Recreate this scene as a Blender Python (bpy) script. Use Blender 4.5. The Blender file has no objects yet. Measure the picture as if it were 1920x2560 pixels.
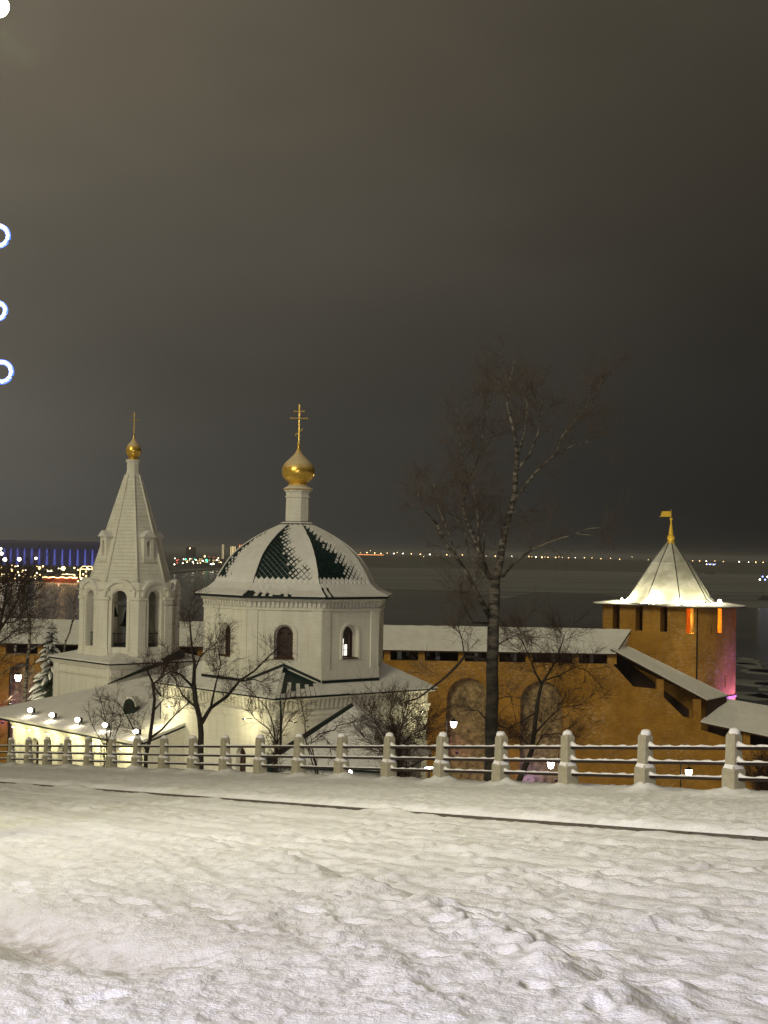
import bpy, math, random
import numpy as np
from mathutils import Matrix, Vector

# ------------------------------------------------------------------ camera
SC = bpy.context.scene
COL = SC.collection
F = 3700.0                                    # focal length in pixels of the 1920 x 2560 photograph
PITCH = math.atan(101 / F); ROLL = math.radians(1.0)
CAMM = Matrix.Rotation(math.pi / 2 + PITCH, 3, 'X') @ Matrix.Rotation(ROLL, 3, 'Z')
cam = bpy.data.cameras.new('camera'); camo = bpy.data.objects.new('camera', cam); COL.objects.link(camo)
cam.sensor_fit = 'VERTICAL'; cam.sensor_height = 36; cam.sensor_width = 27; cam.lens = 36 * F / 2560
cam.clip_start = 0.1; cam.clip_end = 60000
camo.matrix_world = CAMM.to_4x4()
SC.camera = camo

# ------------------------------------------------------------------ sky, sun, exposure
SUN_EL = math.radians(25); SUN_AZ = (-0.50, -0.86)       # the light comes from behind and left of the camera
W = bpy.data.worlds.new('World'); SC.world = W; W.use_nodes = True
nt = W.node_tree; nt.nodes.clear()
def wn(t, **k):
    n = nt.nodes.new(t)
    for a, b in k.items(): setattr(n, a, b)
    return n
def wmath(op, a, b=None, c=None):
    n = wn('ShaderNodeMath', operation=op)
    for i, q in enumerate((a, b, c)):
        if q is None: continue
        if isinstance(q, (int, float)): n.inputs[i].default_value = q
        else: nt.links.new(q, n.inputs[i])
    return n.outputs[0]
tc = wn('ShaderNodeTexCoord'); sep = wn('ShaderNodeSeparateXYZ'); nt.links.new(tc.outputs['Generated'], sep.inputs[0])
X, Z = sep.outputs[0], sep.outputs[2]
zc = wmath('MAXIMUM', Z, 0.0)
# city glow under low cloud: stronger to the left (the town), and with height as the cloud thickens overhead
xs = wmath('MAXIMUM', wmath('MINIMUM', X, 0.42), -0.42)
e1 = wmath('MULTIPLY', xs, wmath('ADD', wmath('MULTIPLY', wmath('MINIMUM', zc, 0.55), 4.4), -3.35))
e2 = wmath('MULTIPLY', wmath('MINIMUM', zc, 0.55), 2.4)
noi = wn('ShaderNodeTexNoise'); noi.inputs['Scale'].default_value = 3.2; noi.inputs['Detail'].default_value = 3
mp = wn('ShaderNodeMapping'); mp.inputs['Scale'].default_value = (1, 1, 2.2)
nt.links.new(tc.outputs['Generated'], mp.inputs[0]); nt.links.new(mp.outputs[0], noi.inputs['Vector'])
e3 = wmath('MULTIPLY', wmath('SUBTRACT', noi.outputs[0], 0.5), 0.7)
ex = wmath('ADD', wmath('ADD', e1, e2), wmath('ADD', e3, -3.35))
br = wmath('POWER', 2.71828, ex)
mixc = wn('ShaderNodeMix', data_type='RGBA')
nt.links.new(wmath('MINIMUM', wmath('MULTIPLY', zc, 3.4), 1.0), mixc.inputs['Factor'])
mixc.inputs['A'].default_value = (1.0, 0.96, 0.85, 1); mixc.inputs['B'].default_value = (1.07, 0.915, 0.665, 1)
vm = wn('ShaderNodeVectorMath', operation='SCALE'); nt.links.new(mixc.outputs['Result'], vm.inputs[0]); nt.links.new(br, vm.inputs['Scale'])
bg = wn('ShaderNodeBackground'); nt.links.new(vm.outputs[0], bg.inputs['Color']); bg.inputs['Strength'].default_value = 1.0
sky = wn('ShaderNodeTexSky', sky_type='NISHITA'); sky.sun_disc = False
sky.sun_elevation = math.radians(-6); sky.sun_rotation = math.radians(200)
bg2 = wn('ShaderNodeBackground'); nt.links.new(sky.outputs[0], bg2.inputs['Color']); bg2.inputs['Strength'].default_value = 0.05
ad = wn('ShaderNodeAddShader'); nt.links.new(bg.outputs[0], ad.inputs[0]); nt.links.new(bg2.outputs[0], ad.inputs[1])
wo = wn('ShaderNodeOutputWorld'); nt.links.new(ad.outputs[0], wo.inputs[0])

sun = bpy.data.lights.new('sun', 'SUN'); suno = bpy.data.objects.new('sun', sun); COL.objects.link(suno)
sun.energy = 0.94; sun.angle = math.radians(14); sun.color = (1.0, 0.93, 0.60)
sdir = -Vector((SUN_AZ[0] * math.cos(SUN_EL), SUN_AZ[1] * math.cos(SUN_EL), math.sin(SUN_EL)))
suno.rotation_euler = sdir.to_track_quat('-Z', 'Y').to_euler()

vs = SC.view_settings
vs.view_transform = 'Standard'; vs.look = 'None'; vs.exposure = 0.0; vs.gamma = 1.0; vs.use_curve_mapping = False
SC.display_settings.display_device = 'sRGB'

# ------------------------------------------------------------------ pixel -> world
def at(u, v, Y):
    w = CAMM @ Vector(((u - 960) / F, -(v - 1280) / F, -1.0))
    return w * (Y / w.y)

# ------------------------------------------------------------------ materials
MATS = {}
def new_mat(name):
    m = bpy.data.materials.new(name); m.use_nodes = True
    t = m.node_tree; b = t.nodes['Principled BSDF']
    MATS[name] = m
    return m, t, b
def coords(t, scale=(1, 1, 1), kind='Object'):
    tc = t.nodes.new('ShaderNodeTexCoord'); mp = t.nodes.new('ShaderNodeMapping'); mp.inputs['Scale'].default_value = scale
    t.links.new(tc.outputs[kind], mp.inputs[0]); return mp.outputs[0]
def noise(t, vec, scale, detail=4, rough=0.55):
    n = t.nodes.new('ShaderNodeTexNoise'); n.inputs['Scale'].default_value = scale; n.inputs['Detail'].default_value = detail
    n.inputs['Roughness'].default_value = rough; t.links.new(vec, n.inputs['Vector']); return n.outputs[0]
def ramp(t, fac, stops):
    r = t.nodes.new('ShaderNodeValToRGB'); t.links.new(fac, r.inputs[0])
    el = r.color_ramp.elements
    while len(el) < len(stops): el.new(0.5)
    for e, (p, c) in zip(el, stops): e.position = p; e.color = (*c, 1)
    return r.outputs[0]
def mixrgb(t, fac, a, b, mode='MIX'):
    m = t.nodes.new('ShaderNodeMix'); m.data_type = 'RGBA'; m.blend_type = mode
    for s, q in (('Factor', fac), ('A', a), ('B', b)):
        if isinstance(q, (int, float)): m.inputs[s].default_value = q
        elif isinstance(q, tuple): m.inputs[s].default_value = (*q, 1)
        else: t.links.new(q, m.inputs[s])
    return m.outputs['Result']
def bump(t, b, h, strength, dist):
    n = t.nodes.new('ShaderNodeBump'); n.inputs['Strength'].default_value = strength; n.inputs['Distance'].default_value = dist
    t.links.new(h, n.inputs['Height']); t.links.new(n.outputs[0], b.inputs['Normal'])
def plain(name, col, rough=0.7, metal=0.0, var=0.12, scale=3.0, bumpd=0.0, spec=0.3):
    m, t, b = new_mat(name)
    v = coords(t)
    n = noise(t, v, scale)
    c = ramp(t, n, [(0.25, tuple(x * (1 - var) for x in col)), (0.75, tuple(min(1, x * (1 + var)) for x in col))])
    t.links.new(c, b.inputs['Base Color'])
    b.inputs['Roughness'].default_value = rough; b.inputs['Metallic'].default_value = metal
    b.inputs['Specular IOR Level'].default_value = spec
    if bumpd: bump(t, b, noise(t, v, scale * 6), 0.6, bumpd)
    return m
def emit(name, col, strength):
    m, t, b = new_mat(name)
    b.inputs['Base Color'].default_value = (0.02, 0.02, 0.02, 1)
    b.inputs['Emission Color'].default_value = (*col, 1); b.inputs['Emission Strength'].default_value = strength
    return m

def gold_leaf():
    m, t, b = new_mat('gold')                  # polished gold leaf; powder snow lies where the surface faces the sky
    v = coords(t); n = noise(t, v, 5.0)
    g = t.nodes.new('ShaderNodeNewGeometry'); sp = t.nodes.new('ShaderNodeSeparateXYZ'); t.links.new(g.outputs['Normal'], sp.inputs[0])
    ad = t.nodes.new('ShaderNodeMath'); ad.operation = 'MULTIPLY_ADD'; t.links.new(n, ad.inputs[0]); ad.inputs[1].default_value = 0.5; t.links.new(sp.outputs[2], ad.inputs[2])
    f = ramp(t, ad.outputs[0], [(0.50, (0,) * 3), (0.85, (0.62,) * 3)])
    t.links.new(mixrgb(t, f, ramp(t, n, [(0.3, (0.84, 0.52, 0.08)), (0.7, (0.98, 0.66, 0.13))]), (0.62, 0.58, 0.50)), b.inputs['Base Color'])
    inv = t.nodes.new('ShaderNodeMath'); inv.operation = 'SUBTRACT'; inv.inputs[0].default_value = 0.82; t.links.new(f, inv.inputs[1]); t.links.new(inv.outputs[0], b.inputs['Metallic'])
    rr = t.nodes.new('ShaderNodeMath'); rr.operation = 'MULTIPLY_ADD'; t.links.new(f, rr.inputs[0]); rr.inputs[1].default_value = 0.5; rr.inputs[2].default_value = 0.27; t.links.new(rr.outputs[0], b.inputs['Roughness'])
    bump(t, b, noise(t, v, 9.0, 2), 0.25, 0.02)
def make_materials():
    # ground snow: clean snow, trodden grain, dirt with some painted shade from a stored attribute
    m, t, b = new_mat('snow_ground')
    v = coords(t)
    n1 = noise(t, v, 0.9, 5); n2 = noise(t, v, 9.0, 4); n3 = noise(t, v, 45.0, 3)
    c = ramp(t, n1, [(0.3, (0.74, 0.73, 0.72)), (0.7, (0.84, 0.84, 0.84))])
    at_ = t.nodes.new('ShaderNodeAttribute'); at_.attribute_name = 'dirt_shade'
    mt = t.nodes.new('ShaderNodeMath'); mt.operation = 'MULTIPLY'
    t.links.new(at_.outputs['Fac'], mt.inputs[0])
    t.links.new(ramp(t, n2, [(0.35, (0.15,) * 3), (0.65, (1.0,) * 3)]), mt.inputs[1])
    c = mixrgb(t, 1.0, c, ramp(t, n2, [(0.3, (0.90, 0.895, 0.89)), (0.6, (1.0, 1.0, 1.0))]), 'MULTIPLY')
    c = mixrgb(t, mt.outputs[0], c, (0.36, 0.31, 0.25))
    t.links.new(c, b.inputs['Base Color']); b.inputs['Roughness'].default_value = 0.75
    b.inputs['Specular IOR Level'].default_value = 0.2
    s = t.nodes.new('ShaderNodeMath'); s.operation = 'ADD'; t.links.new(n2, s.inputs[0]); t.links.new(n3, s.inputs[1])
    bump(t, b, s.outputs[0], 0.7, 0.018)
    # roof snow
    m, t, b = new_mat('snow')
    v = coords(t)
    t.links.new(ramp(t, noise(t, v, 1.3), [(0.3, (0.70, 0.68, 0.66)), (0.7, (0.80, 0.79, 0.78))]), b.inputs['Base Color'])
    b.inputs['Roughness'].default_value = 0.8; b.inputs['Specular IOR Level'].default_value = 0.15
    bump(t, b, noise(t, v, 7.0), 0.5, 0.05)
    # white limewashed brick with faint courses and streaks
    m, t, b = new_mat('plaster')
    v = coords(t); br = t.nodes.new('ShaderNodeTexBrick'); br.inputs['Scale'].default_value = 1.0
    br.inputs['Brick Width'].default_value = 0.32; br.inputs['Row Height'].default_value = 0.09; br.inputs['Mortar Size'].default_value = 0.008
    br.inputs['Color1'].default_value = (0.82, 0.80, 0.73, 1); br.inputs['Color2'].default_value = (0.76, 0.74, 0.67, 1); br.inputs['Mortar'].default_value = (0.69, 0.67, 0.60, 1)
    tc = t.nodes.new('ShaderNodeTexCoord'); sp = t.nodes.new('ShaderNodeSeparateXYZ'); t.links.new(tc.outputs['Object'], sp.inputs[0])
    ad = t.nodes.new('ShaderNodeMath'); ad.operation = 'ADD'; t.links.new(sp.outputs[0], ad.inputs[0]); t.links.new(sp.outputs[1], ad.inputs[1])
    cb = t.nodes.new('ShaderNodeCombineXYZ'); t.links.new(ad.outputs[0], cb.inputs[0]); t.links.new(sp.outputs[2], cb.inputs[1])
    t.links.new(cb.outputs[0], br.inputs['Vector'])
    st = noise(t, coords(t, (3.0, 3.0, 0.5)), 1.2, 5)
    c = mixrgb(t, ramp(t, st, [(0.46, (0,) * 3), (0.74, (0.45,) * 3)]), br.outputs[0], (0.56, 0.52, 0.43))
    t.links.new(c, b.inputs['Base Color']); b.inputs['Roughness'].default_value = 0.85; b.inputs['Specular IOR Level'].default_value = 0.15
    bump(t, b, br.outputs['Fac'], -0.4, 0.01)
    # red brick of the fortress, with pale efflorescence patches
    m, t, b = new_mat('brick')
    br = t.nodes.new('ShaderNodeTexBrick'); br.inputs['Scale'].default_value = 1.0
    br.inputs['Brick Width'].default_value = 0.34; br.inputs['Row Height'].default_value = 0.12; br.inputs['Mortar Size'].default_value = 0.014
    br.inputs['Color1'].default_value = (0.50, 0.255, 0.030, 1); br.inputs['Color2'].default_value = (0.40, 0.19, 0.024, 1); br.inputs['Mortar'].default_value = (0.34, 0.21, 0.08, 1)
    tc = t.nodes.new('ShaderNodeTexCoord'); sp = t.nodes.new('ShaderNodeSeparateXYZ'); t.links.new(tc.outputs['Object'], sp.inputs[0])
    ad = t.nodes.new('ShaderNodeMath'); ad.operation = 'ADD'; t.links.new(sp.outputs[0], ad.inputs[0]); t.links.new(sp.outputs[1], ad.inputs[1])
    cb = t.nodes.new('ShaderNodeCombineXYZ'); t.links.new(ad.outputs[0], cb.inputs[0]); t.links.new(sp.outputs[2], cb.inputs[1])
    t.links.new(cb.outputs[0], br.inputs['Vector'])
    v = coords(t)
    big = noise(t, v, 0.16, 4); fine = noise(t, coords(t, (1, 1, 2.6)), 2.2, 4, 0.7)
    mu = t.nodes.new('ShaderNodeMath'); mu.operation = 'MULTIPLY'
    t.links.new(ramp(t, big, [(0.48, (0,) * 3), (0.62, (1,) * 3)]), mu.inputs[0]); t.links.new(ramp(t, fine, [(0.5, (0,) * 3), (0.63, (0.75,) * 3)]), mu.inputs[1])
    c = mixrgb(t, mu.outputs[0], br.outputs[0], (0.55, 0.43, 0.30))
    mott = noise(t, v, 0.45, 6, 0.68)
    c = mixrgb(t, 1.0, c, ramp(t, mott, [(0.3, (0.62, 0.60, 0.58)), (0.7, (1.16, 1.16, 1.16))]), 'MULTIPLY')
    t.links.new(c, b.inputs['Base Color']); b.inputs['Roughness'].default_value = 0.9; b.inputs['Specular IOR Level'].default_value = 0.1
    bump(t, b, br.outputs['Fac'], -0.5, 0.02)
    plain('niche_brick', (0.33, 0.235, 0.12), 0.9, var=0.75, scale=2.2, bumpd=0.08)
    plain('green_metal', (0.005, 0.024, 0.023), 0.42, 0.3, 0.25, 2.0, 0.004)
    plain('dark_trim', (0.012, 0.02, 0.019), 0.6, 0.2)
    gold_leaf()
    plain('gold_paint', (0.80, 0.52, 0.07), 0.35, 0.25, 0.12, 6.0)
    plain('gold_dim', (0.62, 0.40, 0.09), 0.42, 0.85, 0.2, 6.0)
    plain('concrete', (0.33, 0.30, 0.215), 0.9, var=0.15, scale=9.0, bumpd=0.006)
    plain('rail_metal', (0.035, 0.022, 0.017), 0.5, 0.4)
    plain('kerb_stone', (0.085, 0.07, 0.052), 0.9, var=0.3, scale=6.0, bumpd=0.01)
    plain('window_frame', (0.075, 0.03, 0.018), 0.6)
    plain('window_glass', (0.05, 0.045, 0.04), 0.12, var=0.3, scale=2.0, spec=0.6)
    plain('inside_dark', (0.03, 0.024, 0.02), 0.9)
    plain('bronze', (0.02, 0.022, 0.026), 0.45, 0.6)
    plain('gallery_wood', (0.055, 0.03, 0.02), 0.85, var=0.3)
    plain('board_white', (0.42, 0.42, 0.44), 0.7)
    plain('black_metal', (0.015, 0.015, 0.016), 0.5, 0.5)
    plain('steel', (0.2, 0.2, 0.2), 0.4, 0.7)
    plain('far_land', (0.05, 0.05, 0.045), 1.0, var=0.5, scale=0.01)
    plain('far_house', (0.035, 0.034, 0.036), 0.9)
    plain('hull_red', (0.55, 0.10, 0.03), 0.6)
    m, t, b = new_mat('ice')                   # grey ice with long wind-blown bands and darker wet leads
    n = noise(t, coords(t, (0.0016, 0.011, 1)), 1.0, 6, 0.6)
    t.links.new(ramp(t, n, [(0.36, (0.04, 0.042, 0.042)), (0.46, (0.14, 0.143, 0.143)), (0.70, (0.21, 0.213, 0.21))]), b.inputs['Base Color']); b.inputs['Roughness'].default_value = 0.8
    plain('ice_pale', (0.16, 0.165, 0.16), 0.85, var=0.3, scale=0.03)
    plain('spruce_needle', (0.03, 0.045, 0.028), 0.8, var=0.4, scale=5.0)
    # tent roof of the tower: pale weathered boards, thin snow film
    m, t, b = new_mat('tent_boards')
    tc = t.nodes.new('ShaderNodeTexCoord')
    gr = t.nodes.new('ShaderNodeTexWave'); gr.bands_direction = 'X'; gr.inputs['Scale'].default_value = 3.2; gr.inputs['Distortion'].default_value = 0.4
    gr.inputs['Detail'].default_value = 2
    t.links.new(coords(t, (1, 1, 0.05)), gr.inputs['Vector'])
    n = noise(t, coords(t), 0.55, 4)
    c = mixrgb(t, ramp(t, n, [(0.4, (0,) * 3), (0.58, (1,) * 3)]), ramp(t, gr.outputs['Fac'], [(0.2, (0.34, 0.33, 0.29)), (0.6, (0.50, 0.49, 0.44))]), (0.66, 0.65, 0.62))
    t.links.new(c, b.inputs['Base Color']); b.inputs['Roughness'].default_value = 0.6
    # bark
    m, t, b = new_mat('birch_bark')
    v = coords(t, (1, 1, 3.5)); n = noise(t, v, 2.4, 4, 0.65)
    c = ramp(t, n, [(0.44, (0.035, 0.03, 0.025)), (0.52, (0.34, 0.30, 0.24)), (0.75, (0.46, 0.42, 0.35))])
    t.links.new(c, b.inputs['Base Color']); b.inputs['Roughness'].default_value = 0.85
    m, t, b = new_mat('birch_trunk_bark')     # old trunk: dark and fissured below, white above
    n = noise(t, v if False else coords(t, (1, 1, 3.0)), 2.4, 4, 0.65)
    tc = t.nodes.new('ShaderNodeTexCoord'); sp = t.nodes.new('ShaderNodeSeparateXYZ'); t.links.new(tc.outputs['Object'], sp.inputs[0])
    mr = t.nodes.new('ShaderNodeMapRange'); mr.inputs['From Min'].default_value = 6.0; mr.inputs['From Max'].default_value = 10.5
    t.links.new(sp.outputs[2], mr.inputs['Value'])
    hi = ramp(t, n, [(0.45, (0.035, 0.03, 0.025)), (0.55, (0.17, 0.15, 0.115)), (0.75, (0.30, 0.265, 0.21))])
    lo = ramp(t, n, [(0.4, (0.012, 0.010, 0.007)), (0.7, (0.05, 0.040, 0.026))])
    t.links.new(mixrgb(t, mr.outputs[0], lo, hi), b.inputs['Base Color']); b.inputs['Roughness'].default_value = 0.9
    bump(t, b, n, 0.8, 0.05)
    plain('dark_bark', (0.035, 0.028, 0.022), 0.9, var=0.35, scale=8.0, bumpd=0.01)
    plain('twig', (0.05, 0.028, 0.02), 0.9, var=0.3, scale=4.0)
    plain('twig_red', (0.085, 0.062, 0.044), 0.9, var=0.3, scale=2.0)
    # river
    m, t, b = new_mat('river_water')
    b.inputs['Base Color'].default_value = (0.010, 0.012, 0.011, 1); b.inputs['Roughness'].default_value = 0.2
    b.inputs['Specular IOR Level'].default_value = 0.35
    bump(t, b, noise(t, coords(t, (0.05, 0.16, 1)), 1.0, 5), 1.0, 1.2)
    c = ramp(t, noise(t, coords(t, (0.0012, 0.006, 1)), 1.0, 5, 0.6), [(0.46, (0.012, 0.014, 0.013)), (0.62, (0.055, 0.058, 0.055))])
    t.links.new(c, b.inputs['Base Color'])
    # lights
    emit('lamp_warm', (1.0, 0.86, 0.55), 40); emit('lamp_white', (1.0, 0.93, 0.80), 22)
    emit('street_lamp_glow', (1.0, 0.95, 0.62), 60)
    emit('ring_white', (0.78, 0.88, 1.0), 9); emit('ring_halo', (0.07, 0.20, 1.0), 1.7)
    emit('lit_pane', (1.0, 0.95, 0.82), 1.6)
    emit('far_warm', (1.0, 0.62, 0.25), 14); emit('far_white', (1.0, 0.90, 0.68), 14); emit('far_dim', (1.0, 0.60, 0.26), 7.0); emit('far_green', (0.10, 1.0, 0.50), 5)
    emit('far_red', (1.0, 0.14, 0.08), 4); emit('far_blue', (0.22, 0.32, 1.0), 7); emit('far_orange', (1.0, 0.38, 0.12), 2.2)
    emit('stadium_blue', (0.05, 0.05, 0.5), 0.085); emit('stadium_roof', (0.09, 0.08, 0.33), 0.07); emit('stadium_column', (0.16, 0.20, 1.0), 0.55)
    emit('string_gold', (1.0, 0.74, 0.34), 4.5); emit('far_window', (1.0, 0.75, 0.36), 2.0); emit('tower_strip', (1.0, 0.82, 0.45), 1.0)
make_materials()

# ------------------------------------------------------------------ mesh helpers
class MB:
    def __init__(s): s.v = []; s.f = []; s.m = []
    def add(s, vs, fs, mi=0):
        o = len(s.v); s.v += [tuple(p) for p in vs]; s.f += [tuple(i + o for i in f) for f in fs]; s.m += [mi] * len(fs); return s
    def hexa(s, b, t, mi=0):                 # bottom ring and top ring of equal length
        n = len(b); fs = [tuple(reversed(range(n))), tuple(range(n, 2 * n))]
        fs += [(i, (i + 1) % n, n + (i + 1) % n, n + i) for i in range(n)]
        return s.add(list(b) + list(t), fs, mi)
    def box(s, c, d, rz=0.0, mi=0):
        ca, sa = math.cos(rz), math.sin(rz); r = []
        for sx, sy in ((-1, -1), (1, -1), (1, 1), (-1, 1)):
            x, y = sx * d[0] / 2, sy * d[1] / 2; r.append((c[0] + x * ca - y * sa, c[1] + x * sa + y * ca))
        return s.hexa([(x, y, c[2] - d[2] / 2) for x, y in r], [(x, y, c[2] + d[2] / 2) for x, y in r], mi)
    def tube(s, pts, rad, n=6, mi=0, cap=True):
        pts = [Vector(p) for p in pts]; vs = []; k = len(pts)
        for i, p in enumerate(pts):
            d = pts[min(i + 1, k - 1)] - pts[max(i - 1, 0)]
            if d.length < 1e-9: d = Vector((0, 0, 1))
            d.normalize(); a = d.cross(Vector((0, 0, 1)) if abs(d.z) < 0.92 else Vector((1, 0, 0))).normalized(); b = d.cross(a)
            r = rad[i] if isinstance(rad, (list, tuple)) else rad
            for j in range(n):
                t = 2 * math.pi * j / n; vs.append(p + (a * math.cos(t) + b * math.sin(t)) * r)
        fs = [(i * n + j, i * n + (j + 1) % n, (i + 1) * n + (j + 1) % n, (i + 1) * n + j) for i in range(k - 1) for j in range(n)]
        if cap: fs += [tuple(reversed(range(n))), tuple(range((k - 1) * n, k * n))]
        return s.add(vs, fs, mi)
    def lathe(s, prof, n=16, c=(0, 0, 0), rot=0.0, mi=0, caps=(True, True)):
        vs = []
        for r, z in prof:
            for j in range(n):
                t = rot + 2 * math.pi * j / n; vs.append((c[0] + r * math.cos(t), c[1] + r * math.sin(t), c[2] + z))
        k = len(prof)
        fs = [(i * n + j, i * n + (j + 1) % n, (i + 1) * n + (j + 1) % n, (i + 1) * n + j) for i in range(k - 1) for j in range(n)]
        if caps[0]: fs.append(tuple(reversed(range(n))))
        if caps[1]: fs.append(tuple(range((k - 1) * n, k * n)))
        return s.add(vs, fs, mi)
    def ball(s, c, r, n=10, mi=0, sz=1.0):
        k = max(4, n // 2 + 1)
        return s.lathe([(max(1e-4, r * math.sin(math.pi * i / k)), -r * sz * math.cos(math.pi * i / k)) for i in range(k + 1)], n, c, 0, mi, (False, False))
    def slab(s, poly, n, th, mi=0):          # planar polygon extruded along n by th
        n = Vector(n).normalized() * th
        return s.hexa([Vector(p) for p in poly], [Vector(p) + n for p in poly], mi)
    def wall(s, o, ux, nrm, w, z0, z1, ops, mi=0, seg=10):   # wall sheet with openings and their reveals
        o = Vector(o); ux = Vector(ux); nrm = Vector(nrm)
        P = lambda x, z, d=0.0: o + ux * x + Vector((0, 0, z)) - nrm * d
        cur = 0.0
        for op in sorted(ops, key=lambda q: q['c']):
            c, hw, zb, zs, dp = op['c'], op['hw'], op['zb'], op['zs'], op['d']
            xl, xr = c - hw, c + hw
            if xl > cur + 1e-6: s.add([P(cur, z0), P(xl, z0), P(xl, z1), P(cur, z1)], [(0, 1, 2, 3)], mi)
            if zb > z0 + 1e-6: s.add([P(xl, z0), P(xr, z0), P(xr, zb), P(xl, zb)], [(0, 1, 2, 3)], mi)
            if op.get('arch', True): top = [(c + hw * math.cos(math.pi * (1 - i / seg)), zs + op.get('k', 1.0) * hw * math.sin(math.pi * i / seg)) for i in range(seg + 1)]
            else: top = [(xl, zs), (xr, zs)]
            for (xa, za), (xb, zb2) in zip(top, top[1:]):
                s.add([P(xa, za), P(xb, zb2), P(xb, z1), P(xa, z1)], [(0, 1, 2, 3)], mi)
            out = [(xl, zb)] + top + [(xr, zb)]
            for (xa, za), (xb, zb2) in zip(out, out[1:] + out[:1]):
                s.add([P(xa, za), P(xa, za, dp), P(xb, zb2, dp), P(xb, zb2)], [(0, 1, 2, 3)], op.get('rm', mi))
            if op.get('back') is not None:
                s.add([P(x, z, dp) for x, z in out], [tuple(range(len(out)))], op['back'])
            cur = xr
        if cur < w - 1e-6: s.add([P(cur, z0), P(w, z0), P(w, z1), P(cur, z1)], [(0, 1, 2, 3)], mi)
        return s
    def build(s, name, mats, parent=None, smooth=False):
        me = bpy.data.meshes.new(name); me.from_pydata(s.v, [], s.f)
        if isinstance(mats, str): mats = [mats]
        for m in mats: me.materials.append(MATS[m])
        if len(mats) > 1: me.polygons.foreach_set('material_index', s.m)
        if smooth: me.polygons.foreach_set('use_smooth', [True] * len(me.polygons))
        me.update(); o = bpy.data.objects.new(name, me); COL.objects.link(o)
        if parent: o.parent = parent
        return o
def tag(o, label=None, cat=None, group=None, kind=None):
    if label: o['label'] = label
    if cat: o['category'] = cat
    if group: o['group'] = group
    if kind: o['kind'] = kind
    return o
def thing(name, loc, label, cat, rz=0.0, group=None):
    o = bpy.data.objects.new(name, None); COL.objects.link(o); o.location = loc; o.rotation_euler = (0, 0, rz); o.empty_display_size = 0.3
    return tag(o, label, cat, group)
def share(name, mesh, parent=None, loc=None, rot=None):
    o = bpy.data.objects.new(name, mesh); COL.objects.link(o)
    if parent: o.parent = parent
    if loc is not None: o.location = loc
    if rot is not None: o.rotation_euler = rot
    return o
def point_light(name, loc, power, col, parent=None, size=0.1, spot=None, aim=None):
    l = bpy.data.lights.new(name, 'SPOT' if spot else 'POINT'); l.energy = power; l.color = col; l.shadow_soft_size = size
    o = bpy.data.objects.new(name, l); COL.objects.link(o); o.location = loc
    if spot: l.spot_size = math.radians(spot); l.spot_blend = 0.6; o.rotation_euler = Vector(aim).to_track_quat('-Z', 'Y').to_euler()
    if parent: o.parent = parent
    return o

# ------------------------------------------------------------------ terrain
FP0 = np.array([-14.549, 58.682]); FT = np.array([0.51535, -0.85698]); FN = np.array([-0.85698, -0.51535]); FSP = 2.2029
PA, PB = 0.057987, -0.104805
KERB_S = 5.86
def perlin(x, y, seed=0):
    xi = np.floor(x).astype(np.int64); yi = np.floor(y).astype(np.int64); fx = x - xi; fy = y - yi
    def g(ix, iy):
        h = (ix * 374761393 + iy * 668265263 + seed * 974634211) & 0xffffffff
        h = ((h ^ (h >> 13)) * 1274126177) & 0xffffffff; h = h ^ (h >> 16)
        return (h & 0xffff) / 65536.0 * 2 * np.pi
    u = fx * fx * fx * (fx * (fx * 6 - 15) + 10); v = fy * fy * fy * (fy * (fy * 6 - 15) + 10)
    def d(ix, iy, dx, dy):
        a = g(ix, iy); return np.cos(a) * dx + np.sin(a) * dy
    n00 = d(xi, yi, fx, fy); n10 = d(xi + 1, yi, fx - 1, fy); n01 = d(xi, yi + 1, fx, fy - 1); n11 = d(xi + 1, yi + 1, fx - 1, fy - 1)
    return (n00 * (1 - u) + n10 * u) * (1 - v) + (n01 * (1 - u) + n11 * u) * v
def sst(a, b, x):
    t = np.clip((x - a) / (b - a), 0, 1); return t * t * (3 - 2 * t)
def bank_edge(l): return np.interp(l, [20, 31.3, 37.9, 43.4, 45.9, 47.7, 49.9, 52.2, 60], [9.6, 9.8, 10.05, 10.5, 11.0, 11.4, 12.0, 12.85, 16])
def base_height(x, y):
    l = (x - FP0[0]) * FT[0] + (y - FP0[1]) * FT[1]; s = (x - FP0[0]) * FN[0] + (y - FP0[1]) * FN[1]
    yy = np.where(y < 0, y * 0.35, y)
    z = -1.6 + PA * np.clip(x, -60, 60) + PB * np.clip(yy, -40, 150)
    z = z - 3.4 * sst(-0.5, -6.5, s) - 0.13 * np.clip(-s - 25, 0, 60)
    out = sst(152, 420, y); z = z * (1 - out) + (-44.5) * out
    return z, l, s
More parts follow.
